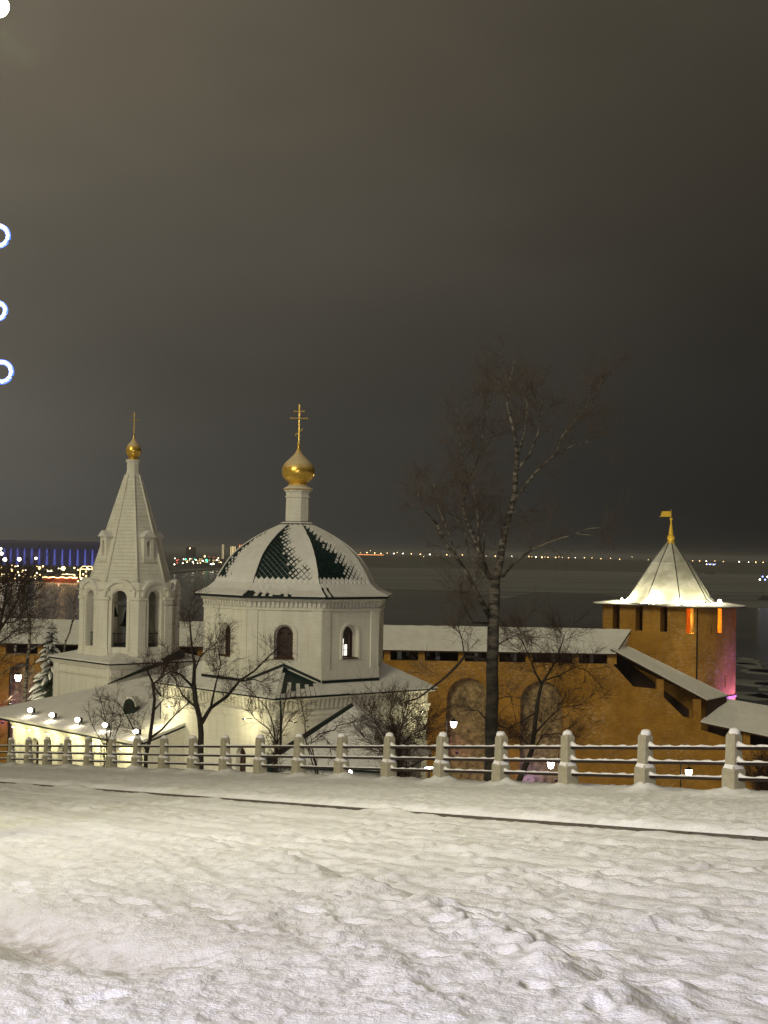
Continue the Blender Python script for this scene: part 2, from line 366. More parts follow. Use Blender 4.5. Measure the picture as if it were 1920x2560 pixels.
def ground_height(x, y):
    z, l, s = base_height(x, y); dirt_shade = np.zeros_like(z)
    near = (s > -0.6)
    walk = sst(KERB_S + 0.05, KERB_S - 0.12, s)
    z = z + np.where(near, (-0.07 + 0.15 * sst(0.6, 3.6, s)) * walk, -0.07)
    # berm of thrown snow on the kerb, drift along the fence, cones at the posts
    z = z + 0.06 * np.exp(-((s - KERB_S + 0.35) / 0.22) ** 2) * (0.6 + 1.2 * perlin(l * 0.9, s * 0.9, 3)) * near
    z = z + 0.05 * np.exp(-((s + 0.1) / 0.5) ** 2) * (0.6 + 1.5 * perlin(l * 0.7, s, 5))
    for k in range(-3, 26):
        d2 = (l - k * FSP) ** 2 + (s - 0.02) ** 2
        z = z + (0.10 + 0.04 * math.sin(k * 2.3)) * np.exp(-d2 / 0.10) * (s > -1.5) * (1 + 0.8 * perlin(l * 3, s * 3, 11))
    # road: ruts and streaks that run along it
    e = bank_edge(l) + 0.22 * perlin(l * 0.5, 0.0 * l, 21)
    road = sst(KERB_S + 0.02, KERB_S + 0.3, s) * sst(e + 0.25, e - 0.25, s)
    streak = perlin(l * 0.55, s * 3.2, 7) * 0.030 + perlin(l * 1.6, s * 7.0, 8) * 0.016 + perlin(l * 3.4, s * 9.0, 18) * 0.012
    for c, w in ((7.15, 0.16), (8.75, 0.18), (9.6, 0.14)):
        streak = streak - 0.030 * np.exp(-((s - c + 0.15 * perlin(l * 0.15, 0 * l, 31)) / w) ** 2)
    chop = np.clip(perlin(l * 2.4, s * 4.2, 71) + .05, 0, 1) * .055 + np.clip(perlin(l * 5.2, s * 8.0, 72), 0, 1) * .042 + np.clip(perlin(l * 10, s * 14.0, 75), 0, 1) * .022 + perlin(l * 17, s * 21, 73) * .009
    z = z + road * 1.0 * (1.25 * streak + chop * (.25 + .9 * sst(-.2, .3, perlin(l * .3, s * .8, 74))))
    # road snow half buries the kerb face, unevenly and more so far off
    z = z + 0.11 * np.exp(-((s - KERB_S - 0.1) / 0.16) ** 2) * np.clip(-0.08 + 1.4 * perlin(l * 0.35, 0 * l, 41) + 0.5 * perlin(l * 1.7, 0 * l, 42) + sst(36, 24, l) * 0.35, 0, 1.0) * (s > KERB_S + 0.02)
    # trodden bank on the near side
    bank = sst(e - 0.2, e + 0.2, s)
    z = z + bank * 0.11
    tread = perlin(l * .9, s * .9, 12) * .030 + perlin(l * 2.1, s * 2.1, 13) * .024 + perlin(l * 4.3, s * 4.3, 14) * .030 + perlin(l * 8.5, s * 8.5, 81) * .024 + np.clip(perlin(l * 13, s * 13, 83) - .1, 0, 1) * .030 + perlin(l * 17, s * 17, 84) * .012 + perlin(l * 30, s * 30, 15) * .006
    calm = sst(0.10, -0.25, perlin(l * 0.45, s * 0.45, 51)) * sst(48.5, 51, l)      # smoother slab of snow on the right
    z = z + .72 * bank * tread + bank * (perlin(l * .5, (s - e) * 3.0, 91) * .030 + perlin(l * 1.1, (s - e) * 6.0, 92) * .014) * (1 - 0.75 * calm)
    lump = np.clip(perlin(l * 1.7, s * 1.7, 17) + 0.18, 0, 1) * 0.12 + np.clip(perlin(l * 3.9, s * 3.9, 19), 0, 1) * 0.09 + np.clip(perlin(l * 8, s * 8, 20), 0, 1) * .04
    z = z + lump * np.exp(-((s - e + 0.05) / 0.38) ** 2) * sst(38, 45, l)
    z = z + 0.5 * lump * np.exp(-((s - e - 1.15) / 0.3) ** 2) * sst(45, 49, l)
    roadlump = np.clip(perlin(l * 3.3, s * 3.3, 61) - 0.2, 0, 1) * 0.13 * road * sst(38, 46, l)
    z = z + roadlump
    z = z + perlin(l * 6, s * 6, 22) * 0.012 * near * (1 - bank)
    z = z + np.clip(perlin(l * 6.5, s * 6.5, 82), 0, 1) * .05 * near * walk + perlin(l * 2.2, s * 2.2, 23) * 0.03 * near * walk + (0.28 - np.abs(perlin(l * 3.1, s * 3.6, 24))) * 0.04 * near * walk
    # single footprints and trodden lines on the bank and across the road
    if len(z) > 1000:
        rnd = random.Random(12); idx = np.nonzero((s > 6.2) & (s < 17) & (l > 36) & (l < 54) & (x * x + y * y < 30 ** 2))[0]; li, si = l[idx], s[idx]; dz_ = np.zeros(len(idx))
        walks = [(40 + rnd.uniform(0, 10), rnd.uniform(6.5, 15.5), rnd.uniform(-.5, .5) + (1.57 if rnd.random() < .3 else 0), rnd.randrange(8, 17)) for _ in range(15)]
        for (wl, ws, th, n) in walks:
            for q in range(n):
                side = .10 if q % 2 else -.10; a = th + rnd.uniform(-.12, .12); cl = wl + math.cos(th) * q * .62 - math.sin(th) * side; cs = ws + math.sin(th) * q * .62 + math.cos(th) * side
                m = np.nonzero((np.abs(li - cl) < .45) & (np.abs(si - cs) < .45))[0]
                if not len(m): continue
                u = (li[m] - cl) * math.cos(a) + (si[m] - cs) * math.sin(a); v = -(li[m] - cl) * math.sin(a) + (si[m] - cs) * math.cos(a); r2 = (u / .155) ** 2 + (v / .06) ** 2
                dz_[m] += -.032 * np.exp(-r2 ** 2) + .010 * np.exp(-((np.sqrt(r2) - 1.35) / .35) ** 2)
        z[idx] += dz_
    # worn dirty trough at lower left, with its shade added to the colour
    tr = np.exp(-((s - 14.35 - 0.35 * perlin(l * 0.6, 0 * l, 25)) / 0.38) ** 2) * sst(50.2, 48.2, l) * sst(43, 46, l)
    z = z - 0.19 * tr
    dirt_shade = dirt_shade + 0.75 * tr + 0.22 * np.exp(-((s - 13.2) / 0.5) ** 2) * sst(51, 49, l) * sst(45, 47, l)
    dirt_shade = dirt_shade + 0.10 * road * np.clip(0.5 + 2 * perlin(l * 0.4, s * 2.0, 26), 0, 1) + 0.16 * bank * np.clip(perlin(l * 1.8, s * 1.8, 27) * 2.2, 0, 1)
    far = s < -0.6
    z = np.where(far, z + perlin(x * 0.25, y * 0.25, 28) * 0.25, z)
    return z, np.clip(dirt_shade, 0, 1)
def gz(x, y):
    return float(ground_height(np.array([float(x)]), np.array([float(y)]))[0][0])
def build_ground():
    ang = np.concatenate([np.radians(np.linspace(-180, -40, 26)[:-1]), np.radians(np.linspace(-40, -18, 40)[:-1]), np.radians(np.linspace(-18, 18, 381)), np.radians(np.linspace(18, 40, 40)[1:]), np.radians(np.linspace(40, 180, 26)[1:-1])])
    rad = np.concatenate([np.linspace(0.6, 6.0, 24)[:-1], np.geomspace(6.0, 64, 560), np.geomspace(64, 470, 70)[1:]])
    A, R = np.meshgrid(ang, rad); x = (R * np.sin(A)).ravel(); y = (R * np.cos(A)).ravel()
    z, dirt_shade = ground_height(x, y); na, nr = len(ang), len(rad)
    i, j = np.meshgrid(np.arange(nr - 1), np.arange(na), indexing='ij'); j2 = (j + 1) % na
    q = np.stack([i * na + j, (i + 1) * na + j, (i + 1) * na + j2, i * na + j2], -1).reshape(-1, 4)[:, ::-1]
    me = bpy.data.meshes.new('snowy_ground'); nv = len(x) + 1
    co = np.zeros((nv, 3), np.float32); co[:-1, 0] = x; co[:-1, 1] = y; co[:-1, 2] = z; co[-1] = (0, 0, -1.6)
    tri = np.stack([np.full(na, nv - 1), np.arange(na), (np.arange(na) + 1) % na], -1)[:, ::-1]
    loops = np.concatenate([q.ravel(), tri.ravel()]).astype(np.int32)
    starts = np.concatenate([np.arange(len(q)) * 4, len(q) * 4 + np.arange(na) * 3]).astype(np.int32)
    me.vertices.add(nv); me.vertices.foreach_set('co', co.ravel())
    me.loops.add(len(loops)); me.loops.foreach_set('vertex_index', loops)
    me.polygons.add(len(starts)); me.polygons.foreach_set('loop_start', starts)
    me.update(calc_edges=True); me.validate()
    me.polygons.foreach_set('use_smooth', np.ones(len(me.polygons), bool))
    a = me.attributes.new('dirt_shade', 'FLOAT', 'POINT'); a.data.foreach_set('value', np.concatenate([dirt_shade, [0]]).astype(np.float32))
    me.materials.append(MATS['snow_ground'])
    o = bpy.data.objects.new('snowy_ground', me); COL.objects.link(o)
    tag(o, 'trodden snow covering the sloping road and bank', kind='structure')
build_ground()

def build_kerb():
    root = tag(thing('kerb', (FP0[0], FP0[1], 0), None, None), 'brown stone kerb between snowy road and pavement', kind='structure')
    b = MB(); L = 1.0
    b.hexa([(-L / 2 + .006, -.07, -.3), (L / 2 - .006, -.07, -.3), (L / 2 - .006, .07, -.3), (-L / 2 + .006, .07, -.3)],
           [(-L / 2 + .006, -.065, 0), (L / 2 - .006, -.065, 0), (L / 2 - .006, .065, 0), (-L / 2 + .006, .065, 0)])
    first = None; dz = PA * FT[0] + PB * FT[1]
    for k in range(12, 56):
        l = k * L + 0.5; x = FT[0] * l + FN[0] * KERB_S; y = FT[1] * l + FN[1] * KERB_S
        z = base_height(np.array([FP0[0] + x]), np.array([FP0[1] + y]))[0][0] + 0.034
        rot = (0, -math.asin(dz), math.atan2(FT[1], FT[0]))
        if first is None: first = b.build('kerb_stone', 'kerb_stone', root); o = first
        else: o = share('kerb_stone', first.data, root)
        o.location = (x, y, z); o.rotation_euler = rot
build_kerb()

# ------------------------------------------------------------------ river and far shore
def build_river():
    b = MB(); n = 14
    xs = np.linspace(-9000, 9000, n); ys = np.concatenate([[380], np.geomspace(500, 12000, 12)])
    vs = [(x, y, -42.0) for y in ys for x in xs]
    fs = [(j * n + i, j * n + i + 1, (j + 1) * n + i + 1, (j + 1) * n + i) for j in range(len(ys) - 1) for i in range(n - 1)]
    tag(b.add(vs, fs).build('river', 'river_water'), 'wide dark winter river behind the fortress wall', kind='structure')
    # sheet of grey ice on the far half
    rnd = random.Random(4); b = MB(); near = []; far = []
    for i in range(260):
        u = 620 + i * 7
        jn = 5 * float(perlin(np.array([u / 90.0]), np.array([0.3]), 5)[0]) + 2.4 * float(perlin(np.array([u / 22.0]), np.array([1.3]), 6)[0])
        v = 1476 + 0.0175 * (u - 960) + jn - 12 * float(sst(800, 700, np.array(u * 1.0))) + 12 * math.exp(-((u - 1255) / 60) ** 2) + 26 * min(1, max(0, (u - 1500) / 200))
        w = at(u, v, 1.0); near.append(w * (-41.7 / w.z)); w = at(u, 1419 + 0.0175 * (u - 960) + jn * .15, 1.0); far.append(w * (-41.7 / w.z))
    b.hexa([(p.x, p.y, -42.3) for p in near + far[::-1]], [(p.x, p.y, -41.7) for p in near + far[::-1]])
    tag(b.build('river_ice', 'ice'), 'broad grey sheet of ice on the far half of the river', kind='structure')
    # dark leads: strips of open water lie between floes; floes near the tower
    for i in range(16):
        u = rnd.uniform(1835, 1990); v = rnd.uniform(1640, 1745); w = at(u, v, 1.0); c = w * (-41.75 / w.z); rx = rnd.uniform(3, 9); ry = rnd.uniform(5, 14)
        k = 11; ring = [(rx * (0.7 + .5 * rnd.random()) * math.cos(2 * math.pi * j / k), ry * (0.7 + .5 * rnd.random()) * math.sin(2 * math.pi * j / k)) for j in range(k)]
        o = MB().hexa([(x, y, -.5) for x, y in ring], [(x * .97, y * .97, 0) for x, y in ring]).build('ice_floe', 'ice_pale'); o.location = (c.x, c.y, c.z)
        tag(o, 'pale ice floe on dark water right of the brick tower', 'ice floe', 'ice floes beside the tower')
    # far shore
    pts = [(-1500, 1766), (-300, 1766), (80, 1770), (330, 1840), (430, 2726), (530, 3240), (640, 3950), (960, 4120), (1500, 4100), (2500, 4050), (4200, 4050)]
    b = MB(); rows = []
    for u, Y in pts:
        x = (u - 960) / F
        hill = -31 if u < 600 else -13
        r = [(Y, -42.4), (Y + 12, -40.0), (Y + 160, -36 if u < 600 else -22), (Y + 420, hill), (Y + 2500, hill - 1), (14000, -20)]
        rows.append([(x * q, q, z) for q, z in r])
    m = len(rows[0]); vs = [p for r in rows for p in r]
    fs = [(i * m + j, (i + 1) * m + j, (i + 1) * m + j + 1, i * m + j + 1) for i in range(len(rows) - 1) for j in range(m - 1)]
    tag(b.add(vs, fs).build('far_shore', 'far_land'), 'dark far bank of the river', kind='structure')
    # pale snowy beach at the spit
    b = MB(); q = [(420, 1432), (470, 1428), (520, 1424), (532, 1421), (500, 1418), (450, 1419), (420, 1421)]
    P = []
    for u, v in q: w = at(u, v, 1.0); P.append(w * (-39.8 / w.z))
    b.hexa([(p.x, p.y, p.z - 2.3) for p in P], [(p.x, p.y, p.z) for p in P])
    tag(b.build('snowy_beach', 'ice_pale'), 'pale snowy beach at the tip of the far bank', kind='structure')
build_river()

# ------------------------------------------------------------------ fence
def build_fence():
    z0 = -8.594 + 0.0; dz = 0.26368
    root = thing('fence', (FP0[0], FP0[1], z0), 'snow-capped concrete post and rail fence along the pavement edge', 'fence')
    rz = math.atan2(FT[1], FT[0])
    def sq(w, z): h = w / 2; return [(-h, -h, z), (h, -h, z), (h, h, z), (-h, h, z)]
    def cut(w, z, c):
        h = w / 2; return [(-h + c, -h, z), (h - c, -h, z), (h, -h + c, z), (h, h - c, z), (h - c, h, z), (-h + c, h, z), (-h, h - c, z), (-h, -h + c, z)]
    pm = MB()
    rings = [cut(.30, -.6, .015), cut(.285, .335, .015), cut(.275, .36, .02), cut(.222, .425, .02), cut(.208, .90, .02), cut(.17, .955, .03), cut(.10, .985, .025)]
    vs = [p for r in rings for p in r]; k = 8
    pm.add(vs, [tuple(range((len(rings) - 1) * k, len(rings) * k))] + [(i * k + j, i * k + (j + 1) % k, (i + 1) * k + (j + 1) % k, (i + 1) * k + j) for i in range(len(rings) - 1) for j in range(k)])
    rnd = random.Random(3)
    post0 = None
    rails_z = (0.70, 0.445, 0.19)
    snow_meshes = []
    for q in range(4):                                   # snow on a post: cap, shoulder ledges, clots
        sm = MB(); jx, jy = rnd.uniform(-.015, .015), rnd.uniform(-.015, .015)
        prof = [(.100, .935), (.112, .955), (.106, .985), (.085, 1.012 + rnd.uniform(0, .012)), (.045, 1.028 + rnd.uniform(0, .012)), (.002, 1.035 + rnd.uniform(0, .012))]
        sm.lathe([(r * .9, z - .006) for r, z in prof], 10, (jx, jy, 0))
        lg = MB(); lg.hexa(cut(.272, .366, .03), cut(.224, .432, .025)); snow_meshes.append((sm, lg))
    sobj = []
    for k in range(-1, 22):
        x, y, z = FT[0] * FSP * k, FT[1] * FSP * k, dz * k
        if post0 is None: post0 = pm.build('post', 'concrete', root); o = post0
        else: o = share('post', post0.data, root)
        o.location = (x, y, z); o.rotation_euler = (rnd.uniform(-.018, .018), rnd.uniform(-.018, .018), rz + rnd.uniform(-.03, .03))
        q = k % 4
        if len(sobj) < 4: a_, b_ = snow_meshes[len(sobj)]; s = (a_.build('snow_cap', 'snow', o, True), b_.build('snow_ledge', 'snow', o)); sobj.append(s)
        else: q = sobj[rnd.randrange(4)]; share('snow_cap', q[0].data, o); share('snow_ledge', q[1].data, o)
    Lh = FSP - 0.20; sl = math.atan2(dz, FSP); Lr = math.hypot(Lh, dz * Lh / FSP)
    rmesh = None; smeshes = []
    for k in range(-1, 21):
        for r in rails_z:
            mid = (FT[0] * FSP * (k + .5), FT[1] * FSP * (k + .5), dz * (k + .5) + r)
            if rmesh is None:
                b = MB(); b.tube([(-Lr / 2, 0, 0), (Lr / 2, 0, 0)], .034, 8); o = b.build('rail', 'rail_metal', root, True); rmesh = o.data
            else: o = share('rail', rmesh, root)
            o.location = mid; o.rotation_euler = (0, -sl, rz)
            if len(smeshes) < 6:
                b = MB(); n = 26; vs = []; ph = rnd.uniform(0, 9)
                for i in range(n + 1):
                    t = -Lr / 2 + Lr * i / n; h = .022 + .008 * math.sin(ph + i * 1.1) + rnd.uniform(-.009, .009) + 0.10 * math.exp(-(i / 1.1) ** 2) + .03 * math.exp(-((n - i) / 1.2) ** 2)
                    w = .032 + .012 * math.exp(-(i / 2) ** 2)
                    vs += [(t, -w, .020), (t, -w * .8, .024 + h * .6), (t, 0, .026 + h * .9), (t, w * .8, .024 + h * .6), (t, w, .020)]
                fs = [(i * 5 + j, i * 5 + j + 1, i * 5 + 6 + j, i * 5 + 5 + j) for i in range(n) for j in range(4)]
                fs += [(i * 5 + 4, i * 5, i * 5 + 5, i * 5 + 9) for i in range(n)] + [(0, 1, 2, 3, 4)[::-1], tuple(n * 5 + j for j in range(5))]
                s = b.add(vs, fs).build('snow_ridge', 'snow', o, True); smeshes.append(s.data)
            else: s = share('snow_ridge', smeshes[rnd.randrange(6)], o)
build_fence()

# ------------------------------------------------------------------ church
ROT = math.radians(-3.5)                        # every church wall shares this frame; local -Y is a corner of the square base
def onion(mb, c, r, h, n=20, mi=0):
    pr = [(.56, 0), (.66, .02), (.86, .10), (.97, .19), (1.0, .28), (.96, .38), (.84, .48), (.66, .57), (.46, .65), (.30, .72), (.19, .79), (.11, .87), (.06, .95), (.035, 1.0)]
    return mb.lathe([(r * a, h * b) for a, b in pr], n, c, 0, mi)
def cross(root, x, y, z, h, s=1.0, mat='gold'):
    c = MB(); w = .045 * s
    c.box((x, y, z + h / 2), (w * 1.5, w, h)); p = c.build('cross', mat, root)
    def bar(zc, half, tilt=0.0):
        m = MB(); dx = half * math.cos(tilt); dzz = half * math.sin(tilt)
        m.tube([(x - dx, y - .004, zc - dzz), (x + dx, y - .004, zc + dzz)], w * .6, 6)
        for sg in (-1, 1): m.ball((x + sg * dx, y - .004, zc + sg * dzz), w * 1.25, 8)
        m.build('cross_bar', mat, p)
    bar(z + h * .83, h * .115); bar(z + h * .66, h * .20); bar(z + h * .32, h * .10, math.radians(40))
    m = MB(); m.ball((x, y, z + .04 * s), .1 * s, 10); m.build('cross_orb', mat, p)
    return p
OCT = lambda R, z, c=(0, 0), n=8, rot=math.radians(22.5): [(c[0] + R * math.cos(rot + 2 * math.pi * i / n), c[1] + R * math.sin(rot + 2 * math.pi * i / n), z) for i in range(n)]
def arched_window(parent, o, ux, nrm, c, hw, zb, zs, depth, lit=()):
    """window unit in a reveal: frame, muntins and panes"""
    o = Vector(o); ux = Vector(ux); nrm = Vector(nrm); up = Vector((0, 0, 1))
    P = lambda x, z, d: o + ux * (c + x) + up * z - nrm * d
    w = MB(); seg = 10
    outer = [(-hw, zb)] + [(hw * math.cos(math.pi * (1 - i / seg)), zs + hw * math.sin(math.pi * i / seg)) for i in range(seg + 1)] + [(hw, zb)]
    f = .82; inner = [(x * f, (zb + .07) if z == zb else zs + (z - zs) * f) for x, z in outer]
    n = len(outer)
    for d0, d1 in ((depth - .02, depth - .09),):
        vs = [P(x, z, d1) for x, z in outer] + [P(x, z, d1) for x, z in inner] + [P(x, z, d0) for x, z in inner]
        fs = [(i, (i + 1) % n, n + (i + 1) % n, n + i) for i in range(n)] + [(n + i, n + (i + 1) % n, 2 * n + (i + 1) % n, 2 * n + i) for i in range(n)]
        w.add(vs, fs)
    win = w.build('window', 'window_frame', parent)
    ztop = zs + hw * f; cols = [-hw * f, -hw * f * .36, hw * f * .36, hw * f]; nr = 5
    zr = [zb + .07 + (zs + hw * .25 - zb - .07) * i / (nr - 1) for i in range(nr)]
    for x in cols[1:3]:
        zt = zs + math.sqrt(max(0, (hw * f) ** 2 - x * x)) - .01
        b = MB(); b.hexa([P(x - .018, zb + .07, depth - .075), P(x + .018, zb + .07, depth - .075), P(x + .018, zb + .07, depth - .03), P(x - .018, zb + .07, depth - .03)],
                         [P(x - .018, zt, depth - .075), P(x + .018, zt, depth - .075), P(x + .018, zt, depth - .03), P(x - .018, zt, depth - .03)]); b.build('mullion', 'window_frame', win)
    for z in zr[1:]:
        hx = hw * f if z <= zs else math.sqrt(max(.01, (hw * f) ** 2 - (z - zs) ** 2)); hx -= .005
        b = MB(); b.hexa([P(-hx, z - .016, depth - .07), P(hx, z - .016, depth - .07), P(hx, z - .016, depth - .032), P(-hx, z - .016, depth - .032)],
                         [P(-hx, z + .016, depth - .07), P(hx, z + .016, depth - .07), P(hx, z + .016, depth - .032), P(-hx, z + .016, depth - .032)]); b.build('transom', 'window_frame', win)
    for i in range(3):
        for j in range(nr - 1):
            b = MB(); x0, x1 = cols[i] + .015, cols[i + 1] - .015; za, zc = zr[j] + .012, zr[j + 1] - .012
            if i != 1 and zc > zs: zc = zs
            b.add([P(x0, za, depth - .04), P(x1, za, depth - .04), P(x1, zc, depth - .04), P(x0, zc, depth - .04)], [(0, 1, 2, 3)])
            b.build('pane', 'lit_pane' if (i, j) in lit else 'window_glass', win)
    b = MB(); zz = zr[-1] + .01
    arc = [(hw * f * math.cos(math.pi * t / 12), zs + hw * f * math.sin(math.pi * t / 12)) for t in range(13)]
    arc = [(x, max(z, zz)) for x, z in arc]
    b.add([P(x, z, depth - .041) for x, z in arc], [tuple(range(13))]); b.build('pane', 'window_glass', win)
    b = MB(); b.hexa([P(-hw - .1, zb - .07, -.08), P(hw + .1, zb - .07, -.08), P(hw + .1, zb - .07, depth), P(-hw - .1, zb - .07, depth)],
                     [P(-hw - .1, zb - .005, -.08), P(hw + .1, zb - .005, -.08), P(hw + .1, zb + .02, depth), P(-hw - .1, zb + .02, depth)]); b.build('sill', 'window_frame', win)
    return win

def build_church():
    c = at(739.5, 1500, 79.5); CX, CY = c.x, c.y; GZ = -14.3
    root = thing('church', (CX, CY, GZ), 'white church with green-tiled snowy dome and gold onion cupola', 'church', ROT)
    Z = lambda z: z - GZ
    S2 = math.sqrt(.5)
    # --- square base (its corners on the local axes)
    HW, HE, ZE, SL = 5.02, 5.42, -7.18, .60
    def sqr(h, z): r = h / S2; return [(0, -r, z), (r, 0, z), (0, r, z), (-r, 0, z)]
    wb = MB(); n1 = (S2, -S2, 0); u1 = (S2, S2, 0); n2 = (-S2, -S2, 0); u2 = (S2, -S2, 0)
    r = HW / S2
    wb.wall((0, -r, 0), u1, n1, 2 * HW, -1.5, Z(ZE) - .02, [dict(c=1.9, hw=.42, zb=Z(-12.2), zs=Z(-10.4), d=.4, back=1)])
    wb.wall((-r, 0, 0), u2, n2, 2 * HW, -1.5, Z(ZE) - .02, [dict(c=7.2, hw=.42, zb=Z(-12.2), zs=Z(-10.3), d=.4, back=1)])
    wb.add([(r, 0, -1.5), (0, r, -1.5), (-r, 0, -1.5), (r, 0, Z(ZE)), (0, r, Z(ZE)), (-r, 0, Z(ZE))], [(0, 1, 4, 3), (1, 2, 5, 4)])
    wb.build('wall', ['plaster', 'inside_dark'], root)
    for (o, u, n, cc) in (((0, -r, 0), u1, n1, 1.9), ((-r, 0, 0), u2, n2, 7.2)):
        arched_window(root, o, u, n, cc, .42, Z(-12.2), Z(-10.4) if cc < 3 else Z(-10.3), .36)
    # corner pilasters and a cornice with dentils
    for n, u, o in ((n1, u1, (0, -r, 0)), (n2, u2, (-r, 0, 0))):
        O = Vector(o); U = Vector(u); N = Vector(n)
        for a, bb in ((-.0, .62), (2 * HW - .62, 2 * HW)):
            m = MB(); p0 = O + U * a; p1 = O + U * bb
            m.hexa([p0 - N * .05 + Vector((0, 0, -1.4)), p1 - N * .05 + Vector((0, 0, -1.4)), p1 + N * .09 + Vector((0, 0, -1.4)), p0 + N * .09 + Vector((0, 0, -1.4))],
                   [p0 - N * .05 + Vector((0, 0, Z(-8.22))), p1 - N * .05 + Vector((0, 0, Z(-8.22))), p1 + N * .09 + Vector((0, 0, Z(-8.22))), p0 + N * .09 + Vector((0, 0, Z(-8.22)))]); m.build('pilaster', 'plaster', root)
        dm = None
        for i in range(34):
            x = .15 + i * (2 * HW - .3) / 33
            if dm is None:
                b = MB(); b.hexa([-U * .075 - N * .02 + Vector((0, 0, -.24)), U * .075 - N * .02 + Vector((0, 0, -.24)), U * .075 + N * .13 + Vector((0, 0, -.24)), -U * .075 + N * .13 + Vector((0, 0, -.24))],
                                 [-U * .075 - N * .02 + Vector((0, 0, .24)), U * .075 - N * .02 + Vector((0, 0, .24)), U * .075 + N * .22 + Vector((0, 0, .24)), -U * .075 + N * .22 + Vector((0, 0, .24))])
                d = b.build('dentil', 'plaster', root); dm = d.data
            else: d = share('dentil', dm, root)
            d.location = O + U * x + Vector((0, 0, Z(-7.60)))
    b = MB()
    for h0, h1, za, zb in ((HW + .03, HW + .10, -8.35, -8.12), (HW + .10, HW + .16, -8.12, -7.98), (HW + .04, HW + .05, -7.98, -7.88)):
        b.hexa(sqr(h1, Z(za)), sqr(h1, Z(zb)))
    b.hexa(sqr(HW + .28, Z(-7.36)), sqr(HE - .04, Z(ZE) - .06)); b.build('cornice', 'plaster', root)
    # --- base roof: dark metal with snow in strips between the seams
    rf = MB(); rf.hexa(sqr(HE, Z(ZE) - .07), sqr(HE, Z(ZE))); zt = Z(ZE) + (HE - 2.6) * SL
    rf.hexa(sqr(HE - .01, Z(ZE)), sqr(2.6, zt)); roof = rf.build('roof', 'green_metal', root)
    rnd = random.Random(8)
    def slope_pt(side, a, t, lift):             # a along the eave -1..1 (front corner at -1 for side 0, +1 for side 1), t 0 eave .. 1 at half-size 2.6
        h = HE + .03 - t * (HE - 2.6); z = Z(ZE) + t * (HE - 2.6) * SL + lift
        U, N = ((Vector(u1), Vector(n1)), (Vector(u2), Vector(n2)), (Vector((-S2, S2, 0)), Vector((S2, S2, 0))), (Vector((-S2, -S2, 0)), Vector((-S2, S2, 0))))[side]
        return N * h + U * (a * h) + Vector((0, 0, z))
    for side in range(4):
        sm = MB(); NS = 34
        for i in range(NS):
            a0, a1 = -1 + 2 * i / NS, -1 + 2 * (i + 1) / NS
            spans = [(0.0, 1.0)]
            if side == 0:
                if i in (1, 3, 5, 7): spans = [(.0, .07 + .022 * i)]
                if i in (2, 4, 6): spans = [(.0, .40 - .02 * i)]
                if i == 0: spans = [(.0, .60)]
                if i == 8: spans = [(.0, .30)]
                if i < 15: spans[0] = (.012 + rnd.uniform(0, .012), spans[0][1])
            gap = .0 if side != 0 or i > 8 else .004
            for t0, t1 in spans:
                if t1 <= t0: continue
                th = .05 + rnd.uniform(0, .012)
                bt = [slope_pt(side, a, t, .004) for a, t in ((a0 + gap, t0), (a1 - gap, t0), (a1 - gap, t1), (a0 + gap, t1))]
                tp = [slope_pt(side, a, t, th) for a, t in ((a0 + gap, t0 + .006), (a1 - gap, t0 + .006), (a1 - gap, t1 - .004), (a0 + gap, t1 - .004))]
                sm.hexa(bt, tp)
        sm.build('roof_snow', 'snow', roof)
    # --- octagonal drum
    R8 = 4.94; AP = R8 * math.cos(math.pi / 8); FW = 2 * R8 * math.sin(math.pi / 8)
    ZC = -2.36; oct_a = [-math.pi / 2 + k * math.pi / 4 for k in range(8)]     # face normals; k=0 faces the camera
    db = MB(); ops = dict(c=FW / 2, hw=.52, zb=Z(-5.46), zs=Z(-4.25), d=.42)
    faces = []
    for k, a in enumerate(oct_a):
        N = Vector((math.cos(a), math.sin(a), 0)); U = Vector((-math.sin(a), math.cos(a), 0)); O = N * AP - U * FW / 2
        faces.append((O, U, N))
        db.wall(O, U, N, FW, Z(-9.0), Z(ZC), [dict(ops, back=1)] if k in (0, 1, 7, 2, 6) else [])
    drum = db.build('drum_wall', ['plaster', 'inside_dark'], root)
    for k in (0, 1, 7):
        O, U, N = faces[k]
        arched_window(root, O, U, N, FW / 2, .40 if k == 0 else .40, Z(-5.42), Z(-4.25), .40, lit=((0, 0), (0, 1), (0, 2), (1, 0), (1, 1)) if k == 1 else ())
        # inner reveal lining narrows the recess to the window, and a raised architrave round it
        m = MB(); seg = 14
        def ring(hw, zt=0.0): return [(-hw, Z(-5.5))] + [(hw * math.cos(math.pi * (1 - i / seg)), Z(-4.25) + hw * math.sin(math.pi * i / seg)) for i in range(seg + 1)] + [(hw, Z(-5.5))]
        P = lambda x, z, d: O + U * (FW / 2 + x) + Vector((0, 0, z)) - N * d
        a, b_ = ring(.52), ring(.66)
        for i in range(len(a) - 1):
            q = [P(*a[i], 0.0), P(*a[i + 1], 0.0), P(*b_[i + 1], 0.0), P(*b_[i], 0.0)]
            m.hexa(q, [p + N * .05 for p in q])
        m.build('architrave', 'plaster', root)
        m = MB(); c0 = ring(.405); a = ring(.525)
        for i in range(len(a) - 1):
            q = [P(*c0[i], .41), P(*c0[i + 1], .41), P(*a[i + 1], .41), P(*a[i], .41)]; m.add(q, [(0, 1, 2, 3)]); m.add([P(*c0[i], .30), P(*c0[i + 1], .30), P(*a[i + 1], .30), P(*a[i], .30)], [(0, 1, 2, 3)])
        m.build('reveal', 'plaster', root)
